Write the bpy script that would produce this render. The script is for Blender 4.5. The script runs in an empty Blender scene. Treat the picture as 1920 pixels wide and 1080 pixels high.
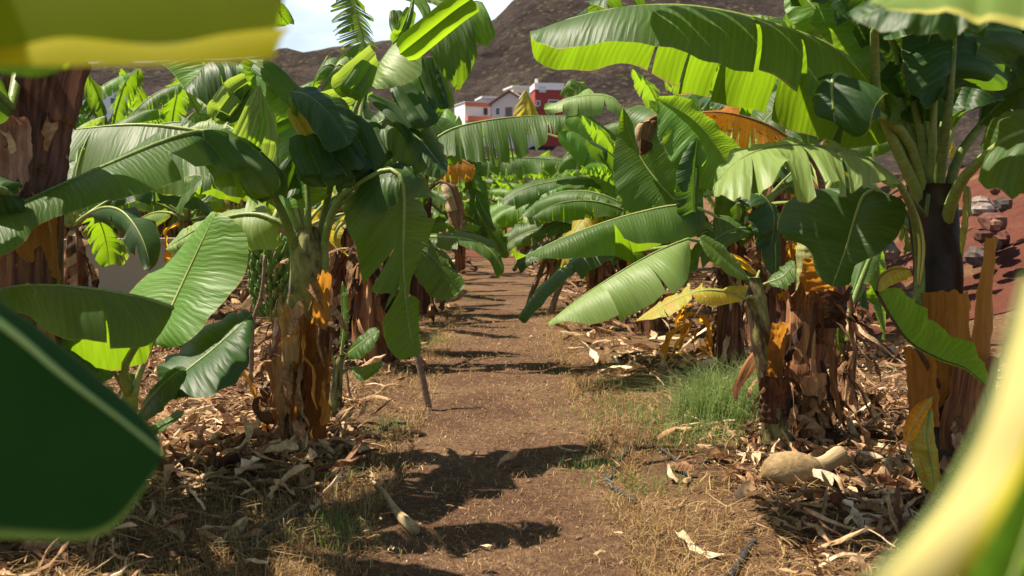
import bpy, math, random
from mathutils import Vector as V, Matrix, noise
R = math.radians
PI = math.pi
sc = bpy.context.scene
col = sc.collection
# ------------------------------------------------------------------ camera
PITCH = math.atan(140/1867.0)
CAM = V((0, 0, 1.5))
cd = bpy.data.cameras.new('camera'); cam = bpy.data.objects.new('camera', cd); col.objects.link(cam)
cam.location = CAM; cam.rotation_euler = (PI/2 - PITCH, 0, 0)
cd.sensor_width = 36; cd.lens = 35.0; cd.clip_start = .05; cd.clip_end = 3000
cd.dof.use_dof = True; cd.dof.focus_distance = 6.8; cd.dof.aperture_fstop = 3.2
sc.camera = cam
# ------------------------------------------------------------------ world, sun, exposure
SUN = V((0.48, -0.16, -1.0)).normalized()      # the way the light travels
w = bpy.data.worlds.new('World'); sc.world = w; w.use_nodes = True
nt = w.node_tree; nt.nodes.clear()
sky = nt.nodes.new('ShaderNodeTexSky'); sky.sky_type = 'NISHITA'; sky.sun_disc = False
sky.sun_elevation = math.asin(-SUN.z); sky.sun_rotation = math.atan2(-SUN.x, -SUN.y)
tc = nt.nodes.new('ShaderNodeTexCoord'); mp = nt.nodes.new('ShaderNodeMapping'); mp.inputs['Scale'].default_value = (1, 1, 3.0)
cn = nt.nodes.new('ShaderNodeTexNoise'); cn.inputs['Scale'].default_value = 2.6; cn.inputs['Detail'].default_value = 8
cr = nt.nodes.new('ShaderNodeValToRGB'); cr.color_ramp.elements[0].position = .38; cr.color_ramp.elements[1].position = .58
cr.color_ramp.elements[1].color = (.85, .85, .85, 1)
mx = nt.nodes.new('ShaderNodeMix'); mx.data_type = 'RGBA'; mx.inputs[7].default_value = (10.5, 11.6, 13.2, 1)
bg = nt.nodes.new('ShaderNodeBackground'); bg.inputs['Strength'].default_value = .05
ow = nt.nodes.new('ShaderNodeOutputWorld')
L = nt.links.new
L(tc.outputs['Generated'], mp.inputs['Vector']); L(mp.outputs[0], cn.inputs['Vector']); L(cn.outputs['Fac'], cr.inputs[0])
sx = nt.nodes.new('ShaderNodeSeparateXYZ'); L(tc.outputs['Generated'], sx.inputs[0])     # cloud bank low over the horizon
er = nt.nodes.new('ShaderNodeValToRGB'); er.color_ramp.elements[0].position = .22; er.color_ramp.elements[0].color = (1, 1, 1, 1); er.color_ramp.elements[1].position = .38; er.color_ramp.elements[1].color = (.04, .04, .04, 1)
L(sx.outputs[2], er.inputs[0]); mu = nt.nodes.new('ShaderNodeMath'); mu.operation = 'MULTIPLY'; L(er.outputs[0], mu.inputs[0]); L(cr.outputs[0], mu.inputs[1]); L(mu.outputs[0], mx.inputs[0]); L(sky.outputs[0], mx.inputs[6]); L(mx.outputs[2], bg.inputs[0]); L(bg.outputs[0], ow.inputs[0])
sd = bpy.data.lights.new('sun', 'SUN'); sd.energy = 5.0; sd.angle = R(.5); sd.color = (1, .90, .74)
sun = bpy.data.objects.new('sun', sd); col.objects.link(sun); sun.rotation_euler = SUN.to_track_quat('-Z', 'Y').to_euler()
sun.location = (-5, -2, 20)
sc.view_settings.view_transform = 'Standard'; sc.view_settings.look = 'None'; sc.view_settings.exposure = 1.28
sc.cycles.use_denoising = True; sc.cycles.max_bounces = 7; sc.cycles.diffuse_bounces = 2; sc.cycles.transmission_bounces = 6; sc.cycles.transparent_max_bounces = 6
# ------------------------------------------------------------------ pixel -> world point (photo is 1920 x 1080)
CR = cam.rotation_euler.to_matrix()
def P(x, y, d): return CAM + CR @ V(((x-960)/1867*d, (540-y)/1867*d, -d))
def W(x, y, D):                       # at world distance Y = D
    r = P(x, y, 1) - CAM; return CAM + r*(D/r.y)
def G(x, y, z=0):                     # on the ground
    r = P(x, y, 1) - CAM; return CAM + r*((z-1.5)/r.z)
# ------------------------------------------------------------------ materials
def mat(name):
    m = bpy.data.materials.new(name); m.use_nodes = True; m.node_tree.nodes.clear(); return m, m.node_tree
class NT:
    def __init__(s, nt): s.nt = nt
    def n(s, t, **k):
        o = s.nt.nodes.new('ShaderNode'+t)
        for a, b in k.items(): setattr(o, a, b)
        return o
    def l(s, a, b): s.nt.links.new(a, b)
    def val(s, inp, v):
        if hasattr(v, 'is_linked'): s.l(v, inp)
        else: inp.default_value = v
    def math(s, op, a, b=0., c=None, clamp=False):
        o = s.n('Math', operation=op); o.use_clamp = clamp; s.val(o.inputs[0], a); s.val(o.inputs[1], b)
        if c is not None: s.val(o.inputs[2], c)
        return o.outputs[0]
    def mix(s, f, a, b, blend='MIX'):
        o = s.n('Mix', data_type='RGBA'); o.blend_type = blend
        s.val(o.inputs[0], f); s.val(o.inputs[6], a if hasattr(a, 'is_linked') else (*a, 1)); s.val(o.inputs[7], b if hasattr(b, 'is_linked') else (*b, 1))
        return o.outputs[2]
    def noise(s, vec, scale=1., detail=3, rough=.55):
        o = s.n('TexNoise'); o.inputs['Scale'].default_value = scale; o.inputs['Detail'].default_value = detail; o.inputs['Roughness'].default_value = rough
        if vec is not None: s.l(vec, o.inputs['Vector'])
        return o.outputs['Fac']
    def map(s, vec, sc3):
        o = s.n('Mapping'); o.inputs['Scale'].default_value = sc3; s.l(vec, o.inputs['Vector']); return o.outputs[0]
    def ramp(s, f, pts):
        o = s.n('ValToRGB'); e = o.color_ramp.elements
        while len(e) < len(pts): e.new(.5)
        for i, (p, c) in enumerate(pts): e[i].position = p; e[i].color = (*c, 1) if not isinstance(c, float) else (c, c, c, 1)
        s.l(f, o.inputs[0]); return o.outputs[0]
    def bump(s, h, strength=.3, dist=.01):
        o = s.n('Bump'); o.inputs['Strength'].default_value = strength; o.inputs['Distance'].default_value = dist; s.l(h, o.inputs['Height']); return o.outputs[0]
    def out(s, sh):
        o = s.n('OutputMaterial'); s.l(sh, o.inputs[0])
def leaf_mat(name, c1, c2, tr, edge=(.30, .26, .05), edge_at=.988, trf=.45, rough=.5, blotch=None, vein=.5):
    m, nt = mat(name); N = NT(nt)
    uv = N.n('UVMap').outputs[0]; tc = N.n('TexCoord').outputs['Object']
    tint = N.n('Attribute', attribute_name='tint').outputs['Fac']
    rnd = N.n('ObjectInfo').outputs['Random']
    sep = N.n('SeparateXYZ'); N.l(uv, sep.inputs[0]); v = sep.outputs[1]
    v1 = N.noise(N.map(uv, (28, .5, 1)), 1, 2); v2 = N.noise(N.map(uv, (150, .9, 1)), 1, 2)
    big = N.noise(tc, 2.5, 4)
    f = N.math('ADD', N.math('MULTIPLY', big, .6), N.math('MULTIPLY', tint, .35)); f = N.math('ADD', f, N.math('MULTIPLY', rnd, .25)); f = N.math('SUBTRACT', f, .12, clamp=True)
    c = N.mix(f, c1, c2)
    st = N.math('SINE', N.math('ADD', N.math('MULTIPLY', sep.outputs[0], 6.2832*34), N.math('MULTIPLY', N.noise(N.map(uv, (3, 1.2, 1)), 1, 2), 26)))
    st = N.math('MULTIPLY', st, N.math('ADD', N.math('MULTIPLY', v1, 1.2), -.2, clamp=True))
    vv = N.math('ADD', N.math('MULTIPLY', v1, vein), N.math('MULTIPLY', v2, vein)); vv = N.math('ADD', vv, 1-vein); vv = N.math('ADD', vv, N.math('MULTIPLY', st, .12))
    hs = N.n('HueSaturation'); N.l(c, hs.inputs['Color']); N.l(vv, hs.inputs['Value']); c = hs.outputs[0]
    ed = N.math('GREATER_THAN', N.math('ADD', v, N.math('MULTIPLY', N.math('SUBTRACT', N.noise(tc, 5, 4), .55), .09)), edge_at)
    c = N.mix(ed, c, edge)
    trc = N.mix(f, tr, tuple(x*.75 for x in tr)); h2 = N.n('HueSaturation'); N.l(trc, h2.inputs['Color']); N.l(vv, h2.inputs['Value']); trc = h2.outputs[0]
    if blotch:
        bl = N.ramp(N.noise(N.map(uv, (5, 2.2, 1)), 1.3, 5, .65), [(blotch[1]-.04, 0.), (blotch[1]+.05, 1.)])
        c = N.mix(bl, c, blotch[0]); trc = N.mix(bl, trc, blotch[0])
    trc = N.mix(ed, trc, edge)
    # small tan scars and scratches
    sp = N.ramp(N.noise(N.map(uv, (50, 12, 1)), 1, 4, .7), [(.66, 0.), (.71, 1.)])
    c = N.mix(N.math('MULTIPLY', sp, .6), c, (.22, .16, .06))
    p = N.n('BsdfPrincipled'); N.l(c, p.inputs['Base Color']); p.inputs['Specular IOR Level'].default_value = .36
    N.val(p.inputs['Roughness'], N.math('ADD', N.math('MULTIPLY', big, .18), rough-.09))
    hh = N.math('ADD', N.math('ADD', N.math('MULTIPLY', v1, .8), N.math('MULTIPLY', v2, .25)), N.math('MULTIPLY', st, .22))
    nb = N.bump(hh, .5, .013); N.l(nb, p.inputs['Normal'])
    t = N.n('BsdfTranslucent'); N.l(trc, t.inputs[0]); N.l(nb, t.inputs['Normal'])
    ms = N.n('MixShader'); ms.inputs[0].default_value = trf; N.l(p.outputs[0], ms.inputs[1]); N.l(t.outputs[0], ms.inputs[2])
    N.out(ms.outputs[0]); return m
def dry_mat(name, cols, scale=(30, 3, 1), trf=.25, rough=.75, coord='UV', tr=None, bump=.6):
    m, nt = mat(name); N = NT(nt)
    vec = N.n('UVMap').outputs[0] if coord == 'UV' else N.n('TexCoord').outputs['Object']
    tint = N.n('Attribute', attribute_name='tint').outputs['Fac']
    a = N.noise(N.map(vec, scale), 1, 5, .65); b = N.noise(N.map(vec, tuple(x*.2 for x in scale)), 1, 3)
    f = N.math('ADD', N.math('MULTIPLY', a, .7), N.math('MULTIPLY', b, .55)); f = N.math('ADD', f, N.math('MULTIPLY', tint, .5)); f = N.math('SUBTRACT', f, .38); f = N.math('ADD', N.math('MULTIPLY', N.math('SUBTRACT', f, .5), 1.75), .5, clamp=True)
    c = N.ramp(f, cols)
    p = N.n('BsdfPrincipled'); N.l(c, p.inputs['Base Color']); p.inputs['Roughness'].default_value = rough; p.inputs['Specular IOR Level'].default_value = .25
    nb = N.bump(a, bump, .02); N.l(nb, p.inputs['Normal'])
    if trf:
        t = N.n('BsdfTranslucent')
        if tr: N.l(N.mix(.7, c, tr), t.inputs[0])
        else: N.l(c, t.inputs[0])
        ms = N.n('MixShader'); ms.inputs[0].default_value = trf; N.l(p.outputs[0], ms.inputs[1]); N.l(t.outputs[0], ms.inputs[2]); N.out(ms.outputs[0])
    else: N.out(p.outputs[0])
    return m
M = {}
def flat0(name, c):
    m, nt = mat(name); N = NT(nt); p = N.n('BsdfPrincipled'); p.inputs['Base Color'].default_value = (*c, 1); p.inputs['Roughness'].default_value = .5; N.out(p.outputs[0]); return m
M['green'] = leaf_mat('leaf_green', (.034, .085, .014), (.085, .155, .030), (.26, .44, .010), trf=.5)
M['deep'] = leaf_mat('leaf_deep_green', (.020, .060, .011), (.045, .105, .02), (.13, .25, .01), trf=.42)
M['young'] = leaf_mat('leaf_young', (.08, .20, .025), (.14, .30, .035), (.34, .56, .02), trf=.5)
M['pale'] = leaf_mat('leaf_pale', (.15, .24, .055), (.25, .34, .10), (.40, .56, .05), trf=.42, rough=.5)
M['yellow'] = leaf_mat('leaf_yellowing', (.30, .34, .05), (.42, .36, .05), (.7, .55, .03), trf=.5, blotch=((.55, .22, .02), .56))
M['amber'] = leaf_mat('leaf_amber', (.62, .26, .02), (.42, .13, .015), (1.0, .52, .02), trf=.62, edge=(.15, .05, .02), blotch=((.20, .07, .025), .60), rough=.6)
M['x1'] = leaf_mat('leaf_olive_b', (.08, .085, .008), (.10, .10, .008), (.26, .25, .008), trf=.6, edge_at=2)
M['x2'] = leaf_mat('leaf_dark_b', (.006, .030, .005), (.010, .042, .007), (.02, .07, .005), trf=.15, rough=.75, edge=(.35, .45, .12), edge_at=.985)
def fg(name, c, tr, f, edge=None):
    m, nt = mat(name); N = NT(nt); tc = N.n('TexCoord').outputs['Object']; sep = N.n('SeparateXYZ'); N.l(N.n('UVMap').outputs[0], sep.inputs[0])
    q = N.noise(tc, 6, 3); p = N.n('BsdfPrincipled'); cc = N.mix(q, c, tuple(x*.65 for x in c)); tt = N.mix(q, tr, tuple(x*.7 for x in tr))
    if edge:
        e = N.ramp(sep.outputs[1], [(edge[1], 0.), (edge[1]+.03, 1.)]); cc = N.mix(e, cc, edge[0]); tt = N.mix(e, tt, edge[0])
    N.l(cc, p.inputs['Base Color']); p.inputs['Roughness'].default_value = .7; p.inputs['Specular IOR Level'].default_value = .08
    t = N.n('BsdfTranslucent'); N.l(tt, t.inputs[0]); ms = N.n('MixShader'); ms.inputs[0].default_value = f; N.l(p.outputs[0], ms.inputs[1]); N.l(t.outputs[0], ms.inputs[2]); N.out(ms.outputs[0]); return m
M['FGyellow'] = fg('leaf_olive_yellow', (.13, .19, .006), (.52, .64, .010), .65)
M['FGdark'] = fg('leaf_dark', (.020, .072, .009), (.03, .10, .006), .15, ((.22, .30, .05), .95))
M['cream'] = fg('leaf_cream', (.70, .60, .22), (.85, .70, .20), .4, ((.55, .48, .04), .80))
M['lit_band'] = fg('leaf_lit_yellow', (.42, .42, .01), (.92, .90, .02), .7)  # sunlit lower part of the top left leaf, its brightness put into the colour
M['glow'] = fg('leaf_yellow_green', (.14, .25, .01), (.42, .66, .015), .65)
M['bright'] = fg('leaf_bright_green', (.09, .20, .01), (.22, .42, .01), .5)
M['FGpale'] = fg('leaf_pale_green', (.20, .30, .07), (.28, .42, .04), .4, ((.50, .48, .12), .93))
M['FGrib'] = flat0('leaf_margin_pale', (.30, .40, .10))
M['rib'] = dry_mat('midrib', [(.0, (.10, .14, .03)), (.5, (.20, .26, .06)), (1., (.34, .36, .11))], (6, 40, 1), trf=0, rough=.45, bump=.2)
M['ribdark'] = dry_mat('midrib_brown', [(.0, (.08, .04, .02)), (.5, (.17, .08, .03)), (1., (.30, .16, .06))], (6, 40, 1), trf=0)
M['dry'] = dry_mat('dry_leaf', [(.0, (.045, .02, .01)), (.35, (.16, .075, .03)), (.65, (.34, .19, .09)), (1., (.58, .42, .25))], (9, 40, 1), trf=.22)
M['orange'] = dry_mat('dry_sheath_orange', [(.0, (.12, .045, .012)), (.4, (.36, .15, .03)), (.75, (.55, .27, .05)), (1., (.62, .38, .12))], (22, 2.5, 1), trf=.45, tr=(.85, .36, .03))
M['sheath'] = dry_mat('dry_sheath_brown', [(.0, (.03, .012, .008)), (.35, (.13, .05, .02)), (.6, (.30, .13, .045)), (1., (.55, .33, .17))], (26, 2.2, 1), trf=.12)
M['stemdark'] = dry_mat('pseudostem_dark', [(.0, (.012, .008, .007)), (.5, (.045, .028, .02)), (.8, (.12, .10, .05)), (1., (.25, .22, .1))], (7, 5, 1), trf=0, rough=.6, bump=.5)
M['peel'] = dry_mat('peeling_bark', [(.0, (.05, .025, .018)), (.4, (.20, .10, .07)), (.7, (.40, .24, .17)), (1., (.62, .44, .32))], (18, 3, 1), trf=.08, bump=.9)
M['stem'] = dry_mat('pseudostem', [(.0, (.02, .012, .008)), (.30, (.06, .035, .018)), (.45, (.16, .15, .05)), (.7, (.28, .29, .10)), (1., (.42, .38, .2))], (13, 8, 1), trf=0, rough=.6, bump=.5)
M['stemdry'] = dry_mat('pseudostem_dry', [(.0, (.012, .006, .005)), (.35, (.07, .025, .015)), (.6, (.24, .10, .04)), (1., (.50, .28, .13))], (26, 1.8, 1), trf=0, rough=.75, bump=1.)
M['litter'] = dry_mat('leaf_litter', [(.0, (.04, .018, .01)), (.25, (.15, .065, .03)), (.5, (.32, .18, .085)), (.75, (.50, .34, .19)), (1., (.72, .58, .40))], (7, 20, 1), trf=.12)
M['straw'] = dry_mat('straw', [(.0, (.12, .06, .022)), (.4, (.30, .17, .06)), (.8, (.52, .36, .16)), (1., (.66, .54, .32))], (3, 3, 1), trf=.2)
M['grass'] = dry_mat('grass', [(.0, (.05, .11, .03)), (.4, (.13, .21, .06)), (.7, (.28, .33, .13)), (1., (.52, .46, .24))], (2, 3, 1), trf=.35, tr=(.30, .45, .06))
M['wood'] = dry_mat('wood', [(.0, (.07, .045, .035)), (.5, (.20, .13, .09)), (1., (.38, .27, .19))], (4, 30, 1), trf=0)
M['woodpale'] = dry_mat('pale_stalk', [(.0, (.10, .06, .03)), (.5, (.36, .26, .14)), (1., (.58, .47, .30))], (20, 4, 1), trf=0)
M['hose'] = dry_mat('black_hose', [(.0, (.012, .012, .013)), (1., (.05, .05, .055))], (5, 5, 5), trf=0, rough=.5, coord='Object')
M['banana'] = dry_mat('green_banana', [(.0, (.05, .10, .02)), (.5, (.10, .19, .035)), (1., (.18, .27, .06))], (6, 6, 6), trf=0, rough=.42, coord='Object', bump=.1)
M['gourd'] = dry_mat('tan_rind', [(.0, (.08, .05, .022)), (.45, (.22, .145, .065)), (.8, (.34, .24, .12)), (1., (.46, .36, .2))], (26, 26, 26), trf=0, rough=.7, coord='Object', bump=.5)
M['rock'] = dry_mat('rock', [(.0, (.045, .034, .03)), (.5, (.13, .10, .085)), (1., (.30, .24, .20))], (5, 5, 5), trf=0, rough=.9, coord='Object', bump=1)
M['redrock'] = dry_mat('red_rock', [(.0, (.05, .02, .014)), (.5, (.14, .055, .038)), (1., (.28, .16, .11))], (5, 5, 5), trf=0, rough=.9, coord='Object', bump=1)
def ground_mat(name, kind):
    m, nt = mat(name); N = NT(nt); tc = N.n('TexCoord').outputs['Object']
    a = N.noise(tc, 1.1, 6, .6); b = N.noise(tc, 22, 5, .7); g = N.noise(tc, 90, 3, .7)
    f = N.math('ADD', N.math('MULTIPLY', a, .45), N.math('MULTIPLY', b, .55))
    if kind == 'path': cols = [(.3, (.050, .025, .014)), (.47, (.115, .060, .033)), (.58, (.18, .105, .056)), (.72, (.31, .21, .12))]
    elif kind == 'red': cols = [(.3, (.07, .022, .013)), (.5, (.125, .040, .024)), (.7, (.18, .075, .048))]
    else: cols = [(.3, (.055, .028, .016)), (.48, (.12, .062, .032)), (.6, (.21, .125, .06)), (.75, (.35, .25, .13))]
    c = N.ramp(f, cols)
    vo = N.n('TexVoronoi'); vo.inputs['Scale'].default_value = 38; N.l(tc, vo.inputs['Vector'])
    pb = N.ramp(vo.outputs['Distance'], [(.10, 1.), (.2, 0.)])
    c = N.mix(N.math('MULTIPLY', pb, N.ramp(N.noise(tc, 7, 2), [(.5, 0.), (.6, .8)])), c, (.34, .25, .17))
    p = N.n('BsdfPrincipled'); N.l(c, p.inputs['Base Color']); p.inputs['Roughness'].default_value = .95; p.inputs['Specular IOR Level'].default_value = .15
    h = N.math('ADD', N.math('ADD', b, N.math('MULTIPLY', g, .4)), N.math('MULTIPLY', pb, .3))
    N.l(N.bump(h, 1., .05), p.inputs['Normal']); N.out(p.outputs[0]); return m
M['path'] = ground_mat('path_soil', 'path'); M['soil'] = ground_mat('bed_soil', 'soil'); M['red'] = ground_mat('red_soil', 'red')
def hill_mat():
    m, nt = mat('hill_rock'); N = NT(nt); tc = N.n('TexCoord').outputs['Object']
    a = N.noise(N.map(tc, (.02, .02, .05)), 1, 8, .65); b = N.noise(tc, .16, 6, .75)
    f = N.math('ADD', N.math('MULTIPLY', a, .5), N.math('MULTIPLY', b, .5))
    c = N.ramp(f, [(.36, (.018, .014, .014)), (.5, (.046, .035, .031)), (.62, (.085, .064, .053))])
    vo = N.n('TexVoronoi'); vo.inputs['Scale'].default_value = .28; N.l(tc, vo.inputs['Vector'])
    sc_ = N.math('MULTIPLY', N.ramp(vo.outputs['Distance'], [(.2, 1.), (.4, 0.)]), N.ramp(N.noise(tc, .03, 3), [(.42, 0.), (.55, .7)]))
    c = N.mix(sc_, c, (.13, .12, .055))
    p = N.n('BsdfPrincipled'); N.l(c, p.inputs['Base Color']); p.inputs['Roughness'].default_value = 1; p.inputs['Specular IOR Level'].default_value = .05
    N.l(N.bump(b, 1., 6.), p.inputs['Normal']); N.out(p.outputs[0]); return m
M['hill'] = hill_mat()
def flat(name, c, rough=.8, var=.12):
    m, nt = mat(name); N = NT(nt); tc = N.n('TexCoord').outputs['Object']
    n_ = N.noise(tc, .8, 5, .6); cc = N.mix(n_, tuple(x*(1-var) for x in c), tuple(min(1, x*(1+var)) for x in c))
    p = N.n('BsdfPrincipled'); N.l(cc, p.inputs['Base Color']); p.inputs['Roughness'].default_value = rough; N.out(p.outputs[0]); return m
M['white'] = flat('white_plaster', (.80, .76, .72)); M['pinkw'] = flat('pink_plaster', (.72, .58, .52)); M['creamw'] = flat('cream_plaster', (.72, .68, .50))
M['redw'] = flat('red_plaster', (.33, .045, .035)); M['orw'] = flat('orange_band', (.55, .17, .08)); M['glass'] = flat('window_dark', (.05, .055, .07), .2)
M['tile'] = flat('roof_tile', (.30, .17, .12)); M['conc'] = flat('pale_concrete', (.50, .43, .35)); M['greyw'] = flat('grey_plaster', (.55, .53, .52))
# ------------------------------------------------------------------ mesh builder
class B:
    def __init__(s): s.v = []; s.f = []; s.uv = []; s.t = []; s.mi = []
    def grid(s, pts, uvs=None, tint=.5, mi=0, closed=False):       # pts[i][j]
        o = len(s.v); n = len(pts); m = len(pts[0])
        for i in range(n):
            for j in range(m):
                s.v.append(pts[i][j]); s.uv.append(uvs[i][j] if uvs else (i/(n-1), j/max(1, m-1))); s.t.append(tint)
        for i in range(n-1):
            for j in range(m-1 if not closed else m):
                j2 = (j+1) % m
                s.f.append((o+i*m+j, o+(i+1)*m+j, o+(i+1)*m+j2, o+i*m+j2)); s.mi.append(mi)
    def tube(s, pts, rad, n=10, tint=.5, mi=0, cap=True):
        rows = []; uvs = []; L_ = 0; up = V((0, 0, 1)); prev = None
        for i, p in enumerate(pts):
            d = (pts[min(i+1, len(pts)-1)] - pts[max(i-1, 0)]).normalized()
            if prev is None:
                a = d.cross(up)
                if a.length < .2: a = d.cross(V((1, 0, 0)))
                a.normalize()
            else: a = (prev - d*prev.dot(d)).normalized()
            prev = a; b = d.cross(a); r = rad[i] if isinstance(rad, (list, tuple)) else rad
            if i: L_ += (p-pts[i-1]).length
            rows.append([p + (a*math.cos(2*PI*k/n)+b*math.sin(2*PI*k/n))*r for k in range(n)])
            uvs.append([(k/n*.6, L_) for k in range(n)])
        s.grid(rows, uvs, tint, mi, closed=True)
        if cap:
            for row, flip in ((0, 1), (len(pts)-1, 0)):
                o = len(s.v) - len(pts)*n + row*n
                s.f.append(tuple(range(o+n-1, o-1, -1)) if not flip else tuple(range(o, o+n))); s.mi.append(mi)
    def box(s, x0, x1, y0, y1, z0, z1, mi=0):
        o = len(s.v)
        for z in (z0, z1):
            for x, y in ((x0, y0), (x1, y0), (x1, y1), (x0, y1)): s.v.append(V((x, y, z))); s.uv.append((x, z)); s.t.append(.5)
        for f in ((3, 2, 1, 0), (4, 5, 6, 7), (0, 1, 5, 4), (1, 2, 6, 5), (2, 3, 7, 6), (3, 0, 4, 7)): s.f.append(tuple(o+i for i in f)); s.mi.append(mi)
    def build(s, name, mats, parent=None, smooth=True, org=None):
        me = bpy.data.meshes.new(name); inv = org or V((0, 0, 0))
        if parent is not None and org is None: inv = parent_origin(parent)
        me.from_pydata([tuple(p-inv) for p in s.v], [], s.f)
        if not isinstance(mats, (list, tuple)): mats = [mats]
        for m in mats: me.materials.append(m)
        me.polygons.foreach_set('material_index', s.mi); me.polygons.foreach_set('use_smooth', [smooth]*len(s.f))
        uvl = me.uv_layers.new(name='UVMap'); idx = [0]*len(me.loops); me.loops.foreach_get('vertex_index', idx)
        flat_ = [c for i in idx for c in s.uv[i]]; uvl.data.foreach_set('uv', flat_)
        at = me.attributes.new('tint', 'FLOAT', 'POINT'); at.data.foreach_set('value', s.t)
        me.update(); o = bpy.data.objects.new(name, me); col.objects.link(o)
        if parent is not None: o.parent = parent
        elif org is not None: o.location = org
        return o
def parent_origin(p):
    o = V((0, 0, 0))
    while p is not None: o = o + p.location; p = p.parent
    return o
def tag(o, label, cat, group=None, kind=None):
    if label: o['label'] = label
    if cat: o['category'] = cat
    if group: o['group'] = group
    if kind: o['kind'] = kind
    return o
def thing(name, loc, label, cat, group=None):
    o = bpy.data.objects.new(name, None); col.objects.link(o); o.location = loc; o.empty_display_size = .1
    return tag(o, label, cat, group)
def crom(pts, n):
    if len(pts) < 3: return [pts[0].lerp(pts[1], i/(n-1)) for i in range(n)]
    p = [pts[0]*2-pts[1]] + pts + [pts[-1]*2-pts[-2]]; dense = []
    for k in range(1, len(p)-2):
        a, b, c, d = p[k-1:k+3]
        for j in range(12):
            t = j/12; dense.append(.5*((2*b)+(c-a)*t+(2*a-5*b+4*c-d)*t*t+(3*b-a-3*c+d)*t**3))
    dense.append(pts[-1]); cum = [0]
    for i in range(1, len(dense)): cum.append(cum[-1]+(dense[i]-dense[i-1]).length)
    out = []; j = 0
    for i in range(n):
        s = cum[-1]*i/(n-1)
        while j < len(cum)-2 and cum[j+1] < s: j += 1
        f = (s-cum[j])/max(1e-9, cum[j+1]-cum[j]); out.append(dense[j].lerp(dense[j+1], min(1, f)))
    return out
def sampler(lst):
    n = len(lst)-1
    def f(t):
        t = max(0, min(1, t))*n; i = min(n-1, int(t)); return lst[i].lerp(lst[i+1], t-i)
    return f
def prof(t):
    t = max(0., min(1., t)) # banana leaf outline: nearly parallel sides, round ends
    return min(1, max(0, math.sin(PI*min(1, t*1.9+.03)/2))**.6 if t < .5 else 1) * max(0, 1-max(0, (t-.6)/.4)**2.6)**.62
def leaf_core(b, midf, edgef, L_, rng, m=8, cols=44, tears=3, bulge=.15, ripple=.055, rfreq=7, gap=.06, curl=.25, nref=None, rag=.1, lift=.0, tsmin=0., pleat=.5, swapuv=False):
    # tears: int or list of positions
    if isinstance(tears, int): ts = sorted(rng.uniform(.06, .97) for _ in range(tears))
    else: ts = list(tears)
    cuts = [0]
    for t in ts:
        if t - cuts[-1] > .012: cuts.append(t)
    cuts.append(1); ph = rng.uniform(0, 6); ph2 = rng.uniform(0, 6); tot = len(cuts)-1
    def S(t, v):
        a = midf(t); e = edgef(t); tan = (midf(t+.02)-midf(t-.02)); d = e-a; wd = d.length
        nn = d.cross(tan)
        if nn.length < 1e-7: return a.copy(), V((0, 0, 1)), wd
        nn.normalize(); ref = nref or V((0, 0, 1))
        if nn.dot(ref) < 0: nn = -nn
        bl = bulge*4*v*(1-v)*wd
        rp = ripple*v*wd*(2.6*noise.noise(V((t*rfreq*1.3, ph, v*.8)))+1.6*noise.noise(V((t*rfreq*3.1, ph2, v*.5)))+.5*abs(((t*rfreq+ph) % 1)*2-1))
        return a.lerp(e, v) + nn*(bl+rp+lift), nn, wd
    for k in range(tot):
        ta, tb = cuts[k], cuts[k+1]; n = max(3, int(round(cols*(tb-ta)))+1)
        torn = tot > 1; sw = rng.gauss(0, 1)*curl if torn else 0; swt = rng.gauss(0, .014 if tot < 12 else .006) if torn else 0
        vs = rng.uniform(tsmin, .45) if torn else 0; lenf = 1-rng.uniform(0, rag) if torn else 1; tcn = (ta+tb)/2
        tint = rng.uniform(0, 1) if torn else .5; pts = []; uvs = []; ptw = rng.uniform(-1, 1)*pleat*min(.25, (tb-ta)*L_*.6) if torn else 0
        for i in range(n):
            t0 = ta+(tb-ta)*i/(n-1); row = []; ur = []
            for j in range(m):
                v = j/(m-1); q = max(0, v-vs)/(1-vs)
                t = tcn+(t0-tcn)*(1-gap*q*(2 if tot > 14 else 1)) + swt*q*q
                ve = v*lenf*(1-.05*rng.random()*(v > .9)*(tot > 6))
                p, nn, wd = S(t, ve); p = p + nn*(sw*q*q*wd*.5 + ptw*q*((t0-tcn)/max(1e-6, (tb-ta)/2)))
                row.append(p); ur.append((v*.14+k*.3, t*.97) if swapuv else (t*L_, v))
            pts.append(row); uvs.append(ur)
        b.grid(pts, uvs, tint)
def as_pts(l): return [P(*p) for p in l]
LEAF_N = [0]; ROOTED = []
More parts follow.
